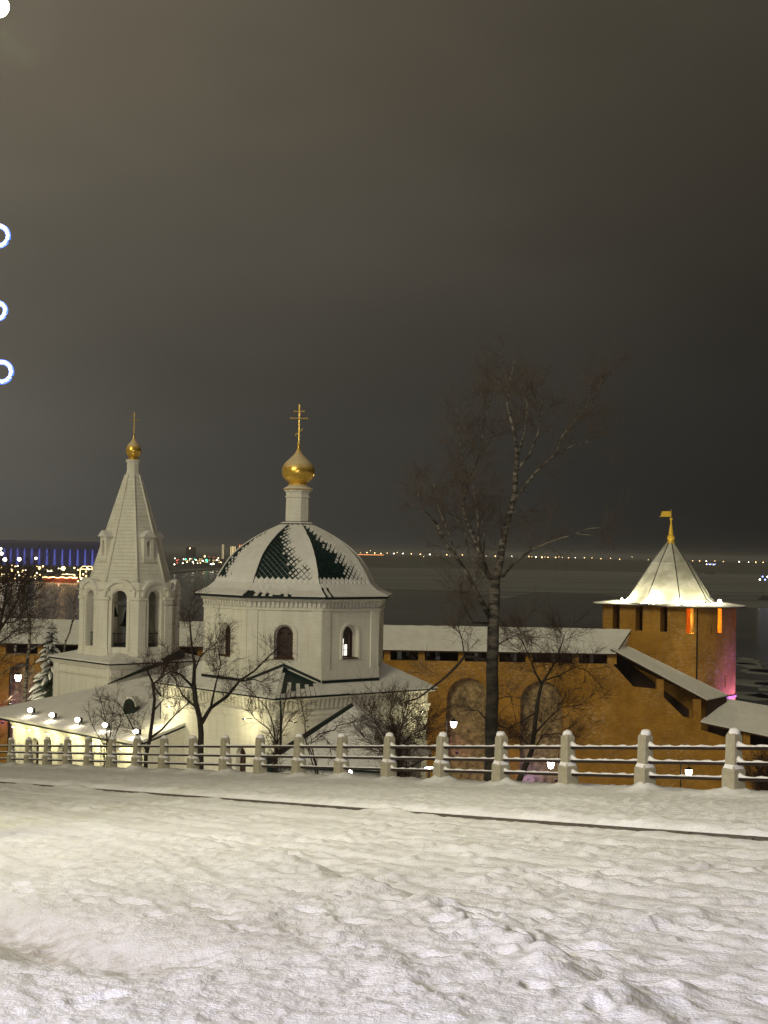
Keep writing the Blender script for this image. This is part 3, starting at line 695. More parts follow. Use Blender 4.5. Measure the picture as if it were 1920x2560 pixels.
    for k in range(8):
        O, U, N = faces[k]
        for a, bb in ((0.0, .52), (FW - .52, FW)):
            m = MB(); p0 = O + U * a; p1 = O + U * bb
            m.hexa([p0 - N * .03 + Vector((0, 0, Z(-8))), p1 - N * .03 + Vector((0, 0, Z(-8))), p1 + N * .06 + Vector((0, 0, Z(-8))), p0 + N * .06 + Vector((0, 0, Z(-8)))],
                   [p0 - N * .03 + Vector((0, 0, Z(-2.98))), p1 - N * .03 + Vector((0, 0, Z(-2.98))), p1 + N * .06 + Vector((0, 0, Z(-2.98))), p0 + N * .06 + Vector((0, 0, Z(-2.98)))]); m.build('drum_pilaster', 'plaster', root)
        if k in (0, 1, 2, 6, 7):
            for i in range(16):
                x = .14 + i * (FW - .28) / 15; m = MB(); p = O + U * x
                for_z = (Z(-2.86), Z(-2.58))
                m.hexa([p - U * .06 - N * .01 + Vector((0, 0, for_z[0])), p + U * .06 - N * .01 + Vector((0, 0, for_z[0])), p + U * .06 + N * .09 + Vector((0, 0, for_z[0])), p - U * .06 + N * .09 + Vector((0, 0, for_z[0]))],
                       [p - U * .06 - N * .01 + Vector((0, 0, for_z[1])), p + U * .06 - N * .01 + Vector((0, 0, for_z[1])), p + U * .06 + N * .16 + Vector((0, 0, for_z[1])), p - U * .06 + N * .16 + Vector((0, 0, for_z[1]))]); m.build('dentil', 'plaster', root)
    b = MB(); rot8 = math.radians(22.5)
    b.lathe([(R8 + .02, Z(-3.05)), (R8 + .12, Z(-3.0)), (R8 + .12, Z(-2.93)), (R8 + .05, Z(-2.88))], 8, rot=rot8, caps=(False, False))
    b.lathe([(R8 + .04, Z(-2.58)), (R8 + .2, Z(-2.56)), (R8 + .26, Z(-2.44)), (R8 + .3, Z(-2.40))], 8, rot=rot8, caps=(False, False)); b.build('drum_cornice', 'plaster', root)
    b = MB(); b.lathe([(R8 + .04, Z(-6.0)), (R8 + .10, Z(-5.98)), (R8 + .10, Z(-6.9)), ], 8, rot=rot8, caps=(False, False)); b.build('drum_plinth', 'plaster', root)
    # dark flashing where the roof meets the drum
    m = MB()
    for k in (7, 0, 1):
        O, U, N = faces[k]; pts = []
        for i in range(13):
            x = FW * i / 12; p = O + U * x + N * .13
            q = max(abs((p.x + p.y) * S2), abs((p.x - p.y) * S2)); z = Z(ZE) + (HE - q) * SL
            pts.append(Vector((p.x, p.y, z)))
        for p, q in zip(pts, pts[1:]):
            up0, up1 = Vector((0, 0, .10)), Vector((0, 0, .23)); m.hexa([p + up0 - N * .08, q + up0 - N * .08, q + up0 + N * .03, p + up0 + N * .03], [p + up1 - N * .08, q + up1 - N * .08, q + up1 + N * .02, p + up1 + N * .02])
    m.build('flashing', 'dark_trim', root)
    # --- dome: cloister vault in eight panels
    prof = [(5.48, -2.30), (5.08, -2.16), (4.67, -1.93), (4.40, -1.66), (4.25, -1.38), (4.02, -.98), (3.52, -.28), (2.79, .35), (1.81, .94), (.83, 1.40)]
    def prof_at(s, seglens, tot):
        for i, L in enumerate(seglens):
            if s <= L or i == len(seglens) - 1:
                t = s / L; r0, z0 = dprof[i]; r1, z1 = dprof[i + 1]; return r0 + (r1 - r0) * t, z0 + (z1 - z0) * t
            s -= L
    dprof = []                                     # smoothed (Catmull) dome profile above the skirt
    base = prof[3:]
    for i in range(len(base) - 1):
        p0 = base[max(i - 1, 0)]; p1 = base[i]; p2 = base[i + 1]; p3 = base[min(i + 2, len(base) - 1)]
        for j in range(4):
            t = j / 4; f = lambda a, b, c, d: .5 * (2 * b + (c - a) * t + (2 * a - 5 * b + 4 * c - d) * t * t + (3 * b - a - 3 * c + d) * t ** 3)
            dprof.append((f(p0[0], p1[0], p2[0], p3[0]), f(p0[1], p1[1], p2[1], p3[1])))
    dprof.append(base[-1])
    ca8 = math.cos(math.pi / 8)
    seglens = [math.hypot((b[0] - a[0]) * ca8, b[1] - a[1]) for a, b in zip(dprof, dprof[1:])]; tot = sum(seglens)
    d = MB(); d.lathe([(r - .02, Z(z)) for r, z in dprof], 8, rot=rot8, caps=(False, True)); dome = d.build('dome', 'snow', root)
    def panel(k, w, s, lift=0.0):                   # point on panel k: w metres across from the middle, s metres up the curve
        rr, z = prof_at(min(max(s, 0), tot - 1e-6), seglens, tot); ap = rr * ca8; hw = rr * math.sin(math.pi / 8)
        r2, z2 = prof_at(min(max(s + .02, 0), tot - 1e-6), seglens, tot); r1, z1 = prof_at(min(max(s - .02, 0), tot - 1e-6), seglens, tot)
        tv = Vector(((r2 - r1) * ca8, z2 - z1)).normalized(); a = oct_a[k]
        N = Vector((math.cos(a), math.sin(a), 0)); U = Vector((-math.sin(a), math.cos(a), 0))
        w = max(-hw, min(hw, w)); nrm = N * tv.y + Vector((0, 0, -tv.x))
        return N * ap + U * w + Vector((0, 0, Z(z))) + nrm * lift, hw
    TW, TH = .29, .34; rnd = random.Random(21)
    for k in (7, 0, 1):
        sn = MB(); ntile = 0; rows = int(tot / (TH / 2)) + 1
        for i in range(rows):
            s = i * TH / 2
            _, hw = panel(k, 0, s)
            nc = int(hw / TW) + 2
            for j in range(-nc, nc + 1):
                w = j * TW + (TW / 2 if i % 2 else 0)
                if abs(w) > hw + TW * .30: continue
                q = [(w, s - TH / 2), (w + TW / 2, s), (w, s + TH / 2), (w - TW / 2, s)]
                g = .925
                lo = [panel(k, w + (x - w) * g, s + (y - s) * g, .004)[0] for x, y in q]
                li = [.034, .026, .018, .026]
                hi = [panel(k, w + (x - w) * g, s + (y - s) * g, l_)[0] for (x, y), l_ in zip(q, li)]
                uu = (w / hw); tt = s / tot           # -1 left ridge .. 1 right ridge
                if k == 0: edge = .36 - 1.25 * tt + .10 * math.sin(i * 1.7)
                elif k == 1: edge = .46 - 1.25 * tt + .12 * math.sin(i * 1.3 + 1)
                else: edge = -.62 - .2 * tt
                cov = (uu - edge) / .8 + .42 + rnd.uniform(-.12, .12)      # how much of this tile the snow hides
                if k != 7 and tt < .30 and uu < .75: cov = min(cov, .9 + rnd.uniform(-.25, .3))
                if tt < .045 or tt > .97: cov = 1.2
                if k == 7 and uu > -.5 and rnd.random() > .05: cov = 1.2
                if cov < .98:
                    t = MB(); t.hexa(lo, hi); t.build('dome_tile', 'green_metal', dome)
                if cov > .3:
                    th = .07 if cov >= .98 else .05; f = 1.03 if cov >= .98 else .25 + .72 * cov; s0 = s; w0 = w
                    if cov < .98: s = s + TH * .5 * (1 - f) * .8
                    sn.hexa([panel(k, w + (x - w) * f, s + (y - s0) * f, .004)[0] for x, y in q], [panel(k, w + (x - w) * f * .97, s + (y - s0) * f * .97, th + rnd.uniform(-.004, .004))[0] for x, y in q]); s = s0
        tag(sn.build('dome_snow', 'snow', dome), kind='stuff')
    for k in range(8):
        a = oct_a[k] + math.pi / 8; m = MB()
        m.tube([((r + .02) * math.cos(a), (r + .02) * math.sin(a), Z(z)) for r, z in dprof], .05, 6)
        m.build('dome_ridge', 'dark_trim' if k in (0, 7) else 'snow', dome, True)
    # flared skirt
    sk = MB(); sk.lathe([(5.30, Z(-2.42)), (5.50, Z(-2.42)), (5.50, Z(-2.33)), (5.48, Z(-2.31)), (5.06, Z(-2.16)), (4.66, Z(-1.95)), (4.38, Z(-1.68))], 8, rot=rot8, caps=(False, False)); skirt = sk.build('dome_skirt', 'dark_trim', root)
    def skp(k, u, t, lift):
        i = min(2, int(t * 3)); tt = t * 3 - i; r = prof[i][0] * (1 - tt) + prof[i + 1][0] * tt; z = prof[i][1] * (1 - tt) + prof[i + 1][1] * tt
        a = oct_a[k]; N = Vector((math.cos(a), math.sin(a), 0)); U = Vector((-math.sin(a), math.cos(a), 0)); return N * r * ca8 + U * u * r * math.sin(math.pi / 8) + Vector((0, 0, Z(z) + lift))
    for k in range(8):
        m = MB(); NS = 22
        for i in range(NS):
            u0, u1_ = -1 + 2 * i / NS, -1 + 2 * (i + 1) / NS; t0 = 0.0; t1 = 1.02
            if k == 0 and 2 <= i <= 13: t0 = (.0 if i % 2 else .42 - .015 * i)
            if k == 0 and i < 2: t0 = .5
            if k == 0 and i in (8, 9): t0 = .15
            if k == 1 and i in (0, 2): t0 = .75
            for ta, tb in ((t0, (t0 + t1) / 2), ((t0 + t1) / 2, t1)):
                m.hexa([skp(k, u, t, .004) for u, t in ((u0, ta), (u1_, ta), (u1_, min(tb, .999)), (u0, min(tb, .999)))], [skp(k, u, t, .055) for u, t in ((u0, ta), (u1_, ta), (u1_, min(tb, .999)), (u0, min(tb, .999)))])
        m.build('skirt_snow', 'snow', skirt)
    # --- neck, collar, onion, cross
    m = MB(); m.lathe([(.95, Z(1.36)), (.95, Z(1.46)), (.74, Z(1.52)), (.74, Z(1.58))], 8, rot=rot8); m.build('neck_base', 'dark_trim', root)
    m = MB(); m.lathe([(.97, Z(1.465)), (.78, Z(1.55))], 8, rot=rot8, caps=(False, False)); m.build('neck_base_snow', 'snow', root)
    m = MB(); m.lathe([(.66, Z(1.5)), (.64, Z(2.85)), (.70, Z(2.87)), (.70, Z(2.93)), (.64, Z(2.95)), (.66, Z(3.12)), (.74, Z(3.20)), (.76, Z(3.27))], 8, rot=rot8); m.build('neck', 'plaster', root)
    m = MB(); m.lathe([(.78, Z(3.27)), (.80, Z(3.32)), (.62, Z(3.42)), (.5, Z(3.55)), (.50, Z(3.64)), (.53, Z(3.66)), (.53, Z(3.70))], 16); m.build('collar', 'gold', root)
    m = MB(); m.lathe([(.81, Z(3.325)), (.66, Z(3.42))], 16, caps=(False, False)); m.build('collar_snow', 'snow', root)
    m = MB(); onion(m, (0, 0, Z(3.68)), .90, 2.05, 24); m.build('cupola', 'gold', root, True)
    cross(root, 0, 0, Z(5.68), 2.2, 1.0)
    for a, z0 in ((-math.pi / 2 + .035, -8.0), (math.pi - .03, -8.0)):
        m = MB(); R_ = HW / S2 + .12; q = Vector((R_ * math.cos(a), R_ * math.sin(a), 0)); q2 = Vector(((R_ + .42) * math.cos(a), (R_ + .42) * math.sin(a), 0))
        m.tube([q2 + Vector((0, 0, Z(ZE) - .08)), q2 + Vector((0, 0, Z(ZE) - .3)), q + Vector((0, 0, Z(z0))), q + Vector((0, 0, -.5))], .06, 8); m.build('downpipe', 'dark_trim', root, True)
    # under-eave lamps that light the two walls (bright at the corner and far ends in the photograph)
    for i, (U, N, O, x, P) in enumerate(((Vector(u1), Vector(n1), Vector((0, -r, 0)), 9.3, 42), (Vector(u1), Vector(n1), Vector((0, -r, 0)), .7, 12), (Vector(u2), Vector(n2), Vector((-r, 0, 0)), 8.2, 45), (Vector(u2), Vector(n2), Vector((-r, 0, 0)), 1.4, 60))):
        p = O + U * x + N * .62 + Vector((0, 0, Z(-8.35)))
        m = MB(); m.box(p, (.16, .08, .06), math.atan2(U.y, U.x), 1); m.box(p - N * .06, (.10, .04, .05), math.atan2(U.y, U.x)); m.tube([p - N * .05, p - N * .65], .02, 5, 1)
        f = m.build('wall_lamp', ['lamp_warm', 'black_metal'], root)
        point_light('wall_lamp_light', p + N * .55 + Vector((0, 0, -.25)), P * 1.5, (1.0, .90, .50), f, .1)
    return CX, CY
build_church()

def build_bell_tower():
    cx, cy, GZ = -16.2, 95.2, -16.0
    root = thing('bell_tower', (cx, cy, GZ), 'white tent-roofed bell tower with open arches and small gold cupola', 'bell tower', ROT)
    Z = lambda z: z - GZ; S2 = math.sqrt(.5)
    def sqr(h, z): r = h / S2; return [(0, -r, z), (r, 0, z), (0, r, z), (-r, 0, z)]
    H = 3.42; HE = 3.72; ZE = -7.07
    b = MB(); b.hexa(sqr(H, -1.0), sqr(H, Z(ZE) - .05)); b.build('wall', 'plaster', root)
    b = MB(); b.hexa(sqr(H + .12, Z(-7.95)), sqr(H + .12, Z(-7.85))); b.hexa(sqr(H + .1, Z(-7.42)), sqr(H + .26, Z(-7.16))); b.build('cornice', 'plaster', root)
    for N, U, O in (((S2, -S2, 0), (S2, S2, 0), (0, -H / S2, 0)), ((-S2, -S2, 0), (S2, -S2, 0), (-H / S2, 0, 0))):
        N, U, O = Vector(N), Vector(U), Vector(O)
        for a, bb in ((0, .7), (2 * H - .7, 2 * H)):
            m = MB(); p0, p1 = O + U * a, O + U * bb
            m.hexa([p0 - N * .05, p1 - N * .05, p1 + N * .08, p0 + N * .08], [p + Vector((0, 0, Z(-7.42))) for p in (p0 - N * .05, p1 - N * .05, p1 + N * .08, p0 + N * .08)]); m.build('pilaster', 'plaster', root)
    b = MB(); b.hexa(sqr(HE, Z(ZE) - .08), sqr(HE, Z(ZE))); rf = b.build('roof', 'dark_trim', root)
    b = MB(); b.hexa(sqr(HE + .01, Z(ZE) + .004), sqr(HE - .05, Z(ZE) + .09)); b.hexa(sqr(HE - .05, Z(ZE) + .092), sqr(1.2, Z(-6.25))); b.build('roof_snow', 'snow', rf)
    # belfry: eight arched faces with clustered pillars
    R8 = 3.12; AP = R8 * math.cos(math.pi / 8); FW = 2 * R8 * math.sin(math.pi / 8); oa = [-math.pi / 2 + k * math.pi / 4 for k in range(8)]
    wb = MB(); th = .62
    for k, a in enumerate(oa):
        N = Vector((math.cos(a), math.sin(a), 0)); U = Vector((-math.sin(a), math.cos(a), 0)); O = N * AP - U * FW / 2
        wb.wall(O, U, N, FW, Z(-7.2), Z(-2.15), [dict(c=FW / 2, hw=.46, zb=Z(-6.2), zs=Z(-3.12), d=th)])
        iw = FW - 2 * th * math.tan(math.pi / 8); O2 = N * (AP - th) - U * iw / 2
        wb.wall(O2, U, N, iw, Z(-7.2), Z(-2.15), [dict(c=iw / 2, hw=.46, zb=Z(-6.2), zs=Z(-3.12), d=0.0)])
        m = MB(); seg = 16                        # kokoshnik: round raised gable over the arch
        P = lambda x, z, dd: O + U * (FW / 2 + x) + Vector((0, 0, z)) + N * dd
        arc = lambda rr: [(rr * math.cos(math.pi * (1 - i / seg)), Z(-3.02) + rr * math.sin(math.pi * i / seg)) for i in range(seg + 1)]
        for r0, r1, d1 in ((.47, .86, .07), (.86, 1.0, .20)):
            A, B = arc(r0), arc(r1)
            for i in range(seg): m.hexa([P(*A[i], -.3), P(*A[i + 1], -.3), P(*B[i + 1], -.3), P(*B[i], -.3)], [P(*A[i], d1), P(*A[i + 1], d1), P(*B[i + 1], d1), P(*B[i], d1)])
        m.build('kokoshnik', 'plaster', root)
        m = MB(); A, B = arc(1.0), arc(1.05)
        for i in range(1, seg - 1): m.hexa([P(*A[i], -.6), P(*A[i + 1], -.6), P(*A[i + 1], .19), P(*A[i], .19)], [P(*B[i], -.6), P(*B[i + 1], -.6), P(*B[i + 1], .19), P(*B[i], .19)])
        m.build('kokoshnik_snow', 'snow', root)
        for x in (-.56, .56):                     # slim colonnettes beside the opening
            m = MB(); m.hexa([P(x - .09, Z(-6.6), -.02), P(x + .09, Z(-6.6), -.02), P(x + .09, Z(-6.6), .06), P(x - .09, Z(-6.6), .06)], [P(x - .09, Z(-3.2), -.02), P(x + .09, Z(-3.2), -.02), P(x + .09, Z(-3.2), .06), P(x - .09, Z(-3.2), .06)]); m.build('colonnette', 'plaster', root)
        # railing in the opening
        m = MB()
        for z in (-6.1, -5.35): m.tube([P(-.46, Z(z), -.3), P(.46, Z(z), -.3)], .025, 5)
        for i in range(8): x = -.42 + i * .12; m.tube([P(x, Z(-6.15), -.3), P(x, Z(-5.35), -.3)], .012, 4)
        m.build('railing', 'black_metal', root)
    wb.build('belfry_wall', 'plaster', root)
    for k in range(8):                            # corner pillars with bases and capitals
        a = oa[k] + math.pi / 8; N = Vector((math.cos(a), math.sin(a), 0)); U = Vector((-math.sin(a), math.cos(a), 0))
        m = MB()
        def chev(w, d, z): return [N * (R8 - .25) - U * w * .92 + Vector((0, 0, z)) , N * (R8 + d - w * .40) - U * w + Vector((0, 0, z)), N * (R8 + d) + Vector((0, 0, z)), N * (R8 + d - w * .40) + U * w + Vector((0, 0, z)), N * (R8 - .25) + U * w * .92 + Vector((0, 0, z))]
        for w0, d0, za, w1, d1, zb in ((.56, .15, -6.75, .56, .15, -6.45), (.50, .11, -6.45, .48, .11, -3.55), (.52, .13, -3.55, .52, .13, -3.48), (.49, .11, -3.48, .49, .11, -3.32), (.49, .11, -3.32, .60, .20, -3.2), (.60, .20, -3.2, .60, .20, -3.08), (.47, .10, -3.08, .47, .10, -2.72), (.50, .12, -2.72, .64, .24, -2.6)):
            m.hexa(chev(w0, d0, Z(za)), chev(w1, d1, Z(zb)))
        m.build('pillar', 'plaster', root)
    m = MB(); m.lathe([(2.5, Z(-6.3)), (2.5, Z(-6.22))], 8, rot=math.pi / 8); m.build('belfry_floor', 'inside_dark', root)
    m = MB(); m.lathe([(2.4, Z(-2.25)), (2.4, Z(-2.18))], 8, rot=math.pi / 8); m.build('belfry_ceiling', 'inside_dark', root)
    bp = [(.0, .98), (.12, .97), (.22, .92), (.30, .75), (.35, .45), (.42, .2), (.55, .05), (.58, 0), (.50, 0.0)]
    for x, y, s, z in ((0.05, -.2, 1.15, -5.0), (.95, -.75, .75, -4.9), (-1.0, -.5, .7, -4.4)):
        m = MB(); m.lathe([(max(.002, r_ * s), Z(z) + h_ * s) for r_, h_ in reversed(bp)], 16, (x, y, 0)); m.build('bell', 'bronze', root, True)
    for a in (0, math.pi / 2):
        m = MB(); m.box((0, 0, Z(-3.55)), (4.9, .14, .16), a + .2, 0); m.build('bell_beam', 'board_white' if a == 0 else 'gallery_wood', root)
    # tent spire in courses of brick
    def spr(z):
        t = (z + 2.55) / (4.75 + 2.55); return 2.72 + (0.46 - 2.72) * t 
    zs = np.linspace(-2.55, 4.75, 33)
    for i in range(32):
        m = MB(); z0, z1 = float(zs[i]), float(zs[i + 1]); r0, r1 = spr(z0), spr(z1); j = .004 * ((i * 7) % 3 - 1)
        m.lathe([(r0 - .05, Z(z0)), (r0 + .03 + j, Z(z0) + .003), (r1 + .03 + j, Z(z1) - .009), (r1 - .02, Z(z1))], 8, rot=math.pi / 8, caps=(False, False)); m.build('course', 'plaster', root)
    for k in range(8):
        a = oa[k] + math.pi / 8; m = MB(); m.tube([((spr(z) + .03) * math.cos(a), (spr(z) + .03) * math.sin(a), Z(z)) for z in (-2.5, 0, 2.4, 4.7)], [.07, .065, .055, .04], 6); m.build('spire_rib', 'plaster', root, True)
    for k in (1, 3, 5, 7):                        # lucarnes on alternate faces
        a = oa[k]; N = Vector((math.cos(a), math.sin(a), 0)); U = Vector((-math.sin(a), math.cos(a), 0)); ap = spr(-.8) * math.cos(math.pi / 8)
        O = N * (ap + .06) - U * .37; m = MB()
        m.wall(O, U, N, .74, Z(-.75), Z(.72), [dict(c=.37, hw=.13, zb=Z(-.5), zs=Z(.35), d=.3, back=1)])
        for sgn in (0, .74): m.add([O + U * sgn + Vector((0, 0, Z(-.75))), O + U * sgn - N * 1.2 + Vector((0, 0, Z(-.75))), O + U * sgn - N * 1.2 + Vector((0, 0, Z(.72))), O + U * sgn + Vector((0, 0, Z(.72)))], [(0, 1, 2, 3)])
        m.hexa([O + Vector((0, 0, Z(-.9))) - N * .6 - U * .04, O + U * .78 + Vector((0, 0, Z(-.9))) - N * .6, O + U * .78 + Vector((0, 0, Z(-.9))) + N * .06, O - U * .04 + Vector((0, 0, Z(-.9))) + N * .06],
               [O + Vector((0, 0, Z(-.75))) - N * .6 - U * .06, O + U * .8 + Vector((0, 0, Z(-.75))) - N * .6, O + U * .8 + Vector((0, 0, Z(-.75))) + N * .1, O - U * .06 + Vector((0, 0, Z(-.75))) + N * .1])
        luc = m.build('lucarne', ['plaster', 'inside_dark'], root)
        m = MB(); e = .12; mid = O + U * .37
        tri = lambda d: [mid - U * (.37 + e) + Vector((0, 0, Z(.70))) + N * d, mid + U * (.37 + e) + Vector((0, 0, Z(.70))) + N * d, mid + U * (.3) + Vector((0, 0, Z(.90))) + N * d, mid + Vector((0, 0, Z(1.10))) + N * d, mid - U * (.3) + Vector((0, 0, Z(.90))) + N * d]
        m.hexa(tri(-1.3), tri(.12)); m.build('lucarne_roof', 'snow', luc)
    m = MB(); m.lathe([(.46, Z(4.7)), (.40, Z(5.0)), (.40, Z(5.45)), (.46, Z(5.55)), (.48, Z(5.68))], 8, rot=math.pi / 8); m.build('neck', 'plaster', root)
    m = MB(); m.lathe([(.40, Z(5.68)), (.36, Z(5.76)), (.30, Z(5.84)), (.31, Z(5.9))], 14); m.build('collar', 'gold_dim', root)
    m = MB(); onion(m, (0, 0, Z(5.86)), .50, 1.45, 20); m.build('cupola', 'gold', root, True)
    cross(root, 0, 0, Z(7.28), 1.5, .6, 'gold_dim')
build_bell_tower()

def build_refectory():
    e = Vector((.669, -.743, 0)); m_ = Vector((.743, .669, 0)); up = Vector((0, 0, 1))
    E1 = Vector((-21.96, 86.9, 0)); GZ = -13.6; ZE = -10.13 - GZ
    root = thing('refectory', (E1.x, E1.y, GZ), 'low white church hall with broad snowy roof edged by five floodlights', 'hall')
    L0, L1, D, S = -3.2, 14.2, 20.0, .282       # along eave, depth, slope
    ov = .5
    b = MB(); a0 = m_ * ov + e * .1; a1 = m_ * ov + e * L1
    b.wall(a0, e, -m_, L1 - .1, -1.2, ZE - .05, [dict(c=c, hw=.45, zb=ZE - 2.6, zs=ZE - 1.3, d=.35, back=1) for c in (2.6, 5.6, 8.6)])
    b.wall(a0 + m_ * 14, -m_, -e, 14, -1.2, ZE - .05, [])
    k2 = 4.2; b.add([a1 - up * 1.2, a1 + m_ * k2 - up * 1.2, a1 + m_ * k2 + up * (ZE + (k2 + ov) * S - .1), a1 + up * (ZE + ov * S - .1)], [(0, 1, 2, 3)])
    b.build('wall', ['plaster', 'inside_dark'], root)
    for i, c in enumerate((.35, 1.9, 4.3, 6.9, 9.6)):
        q = MB(); p = a0 + e * c; q.hexa([p - e * .22 + m_ * .03 - up, p + e * .22 + m_ * .03 - up, p + e * .22 - m_ * .1 - up, p - e * .22 - m_ * .1 - up], [p - e * .22 + m_ * .03 + up * (ZE - .4), p + e * .22 + m_ * .03 + up * (ZE - .4), p + e * .22 - m_ * .1 + up * (ZE - .4), p - e * .22 - m_ * .1 + up * (ZE - .4)]); q.build('pilaster', 'plaster', root)
    q = MB(); q.hexa([a0 - m_ * .05 + up * (ZE - .42), a1 - m_ * .05 + up * (ZE - .42), a1 + up * (ZE - .42), a0 + up * (ZE - .42)], [a0 - m_ * .32 + up * (ZE - .1), a1 - m_ * .32 + up * (ZE - .1), a1 + up * (ZE - .1), a0 + up * (ZE - .1)]); q.build('cornice', 'plaster', root)
    # hipped roof: front plane and left plane
    A = e * L0 + up * ZE; B = e * L1 + up * ZE; k = 9.6; sl = .36
    C = e * L1 + m_ * k + up * (ZE + k * S); hx = k * S / sl; Dp = e * (L0 + hx) + m_ * k + up * (ZE + k * S); G = e * L0 + m_ * (2 * k) + up * ZE; Hh = e * L1 + m_ * 2 * k + up * ZE
    q = MB()
    for poly in ((A, B, C, Dp), (G, A, Dp), (Hh, G, Dp, C)): q.hexa([p - up * .10 for p in poly], list(poly))
    rf = q.build('roof', 'dark_trim', root)
    q = MB()
    for poly in ((A, B, C, Dp), (G, A, Dp), (Hh, G, Dp, C)): q.hexa([p + up * .006 for p in poly], [p + up * .14 for p in poly])
    q.build('roof_snow', 'snow', rf)
    # dark flashing where the roof climbs against the bell tower
    def on(P, lift=.2): v = P - E1; dd = v.dot(m_); return Vector((v.x, v.y, ZE + dd * S + lift))
    q = MB(); pa, pb, pc = Vector((-16.55, 89.9, 0)), Vector((-13.7, 92.65, 0)), Vector((-12.6, 93.8, 0))
    q.tube([on(pa, .17), on(pb, .2)], [.03, .16], 6); q.tube([on(pb, .2), on(pc, .28)], [.22, .3], 6); q.build('flashing', 'dark_trim', rf)
    # round dormer hatch on the roof
    p = at(328, 1766, 82.6) - Vector((E1.x, E1.y, GZ)); dd = p.dot(m_); base = Vector((p.x, p.y, ZE + dd * S))
    e2 = Vector((.97, -.20, 0)).normalized(); m2 = Vector((.20, .97, 0)).normalized()
    q = MB(); ring = [base + e2 * (.34 * math.cos(t)) + up * (.40 + .50 * math.sin(t)) for t in [2 * math.pi * i / 16 for i in range(16)]]
    q.hexa([v - m2 * .35 for v in ring], [v + m2 * .5 for v in ring]); q.build('roof_hatch', 'green_metal', rf)
    q = MB(); ring = [base + e2 * (.38 * math.cos(t)) + up * (.44 + .56 * math.sin(t)) for t in [math.pi * i / 10 for i in range(11)]]
    q.hexa([v - m2 * .30 for v in ring], [v + m2 * .55 for v in ring]); q.build('hatch_snow', 'snow', rf)
    # wall washers under the eave
    for c, P in ((1.0, 42), (2.9, 40), (5.0, 42), (7.4, 46), (9.8, 48), (12.6, 48)):
        p = a0 + e * c - m_ * .55 + up * (ZE - .35); w = MB(); w.box(p, (.10, .06, .04), math.atan2(e.y, e.x)); f = w.build('eave_lamp', 'lamp_warm', root)
        point_light('eave_lamp_light', p - up * .25 - m_ * .15, P, (1.0, .90, .42), f, .1)
    # five floodlights standing along the eave
    px = [(81, 1776), (135, 1788), (199, 1800), (268, 1813), (345, 1829)]
    names = ['farthest left of the five roof floodlights', 'second from the left of the five roof floodlights', 'middle one of the five roof floodlights', 'fourth from the left of the five roof floodlights', 'nearest, rightmost of the five roof floodlights']
    for (u, v), nm in zip(px, names):
        # intersect the ray with the roof plane shifted up by .35 m
        d = at(u, v, 1.0); P = d * ((ZE + GZ + .42 - E1.dot(m_) * S) / (d.z - d.dot(m_) * S))
        fl = thing('floodlight', (P.x, P.y, P.z - .3), 'bright floodlight on the snowy hall roof, ' + nm, 'floodlight', 0, 'floodlights along the hall roof')
        w = MB(); w.tube([(0, 0, -.1), (0, 0, .2)], .025, 6); w.box((0, 0, .0), (.2, .2, .03)); w.build('bracket', 'black_metal', fl)
        w = MB(); w.box((0, 0, .3), (.42, .14, .26), math.atan2(e.y, e.x)); hd = w.build('housing', 'black_metal', fl)
        w = MB(); w.lathe([(.07, -.01), (.13, .05), (.15, .11), (.12, .18), (.04, .22)], 14, (-m_.x * .14, -m_.y * .14, .22)); w.build('lens', 'lamp_white', hd, True)
        point_light('floodlight_light', (-m_.x * .45, -m_.y * .45, .5), 14, (1.0, .88, .6), fl, .12)
build_refectory()

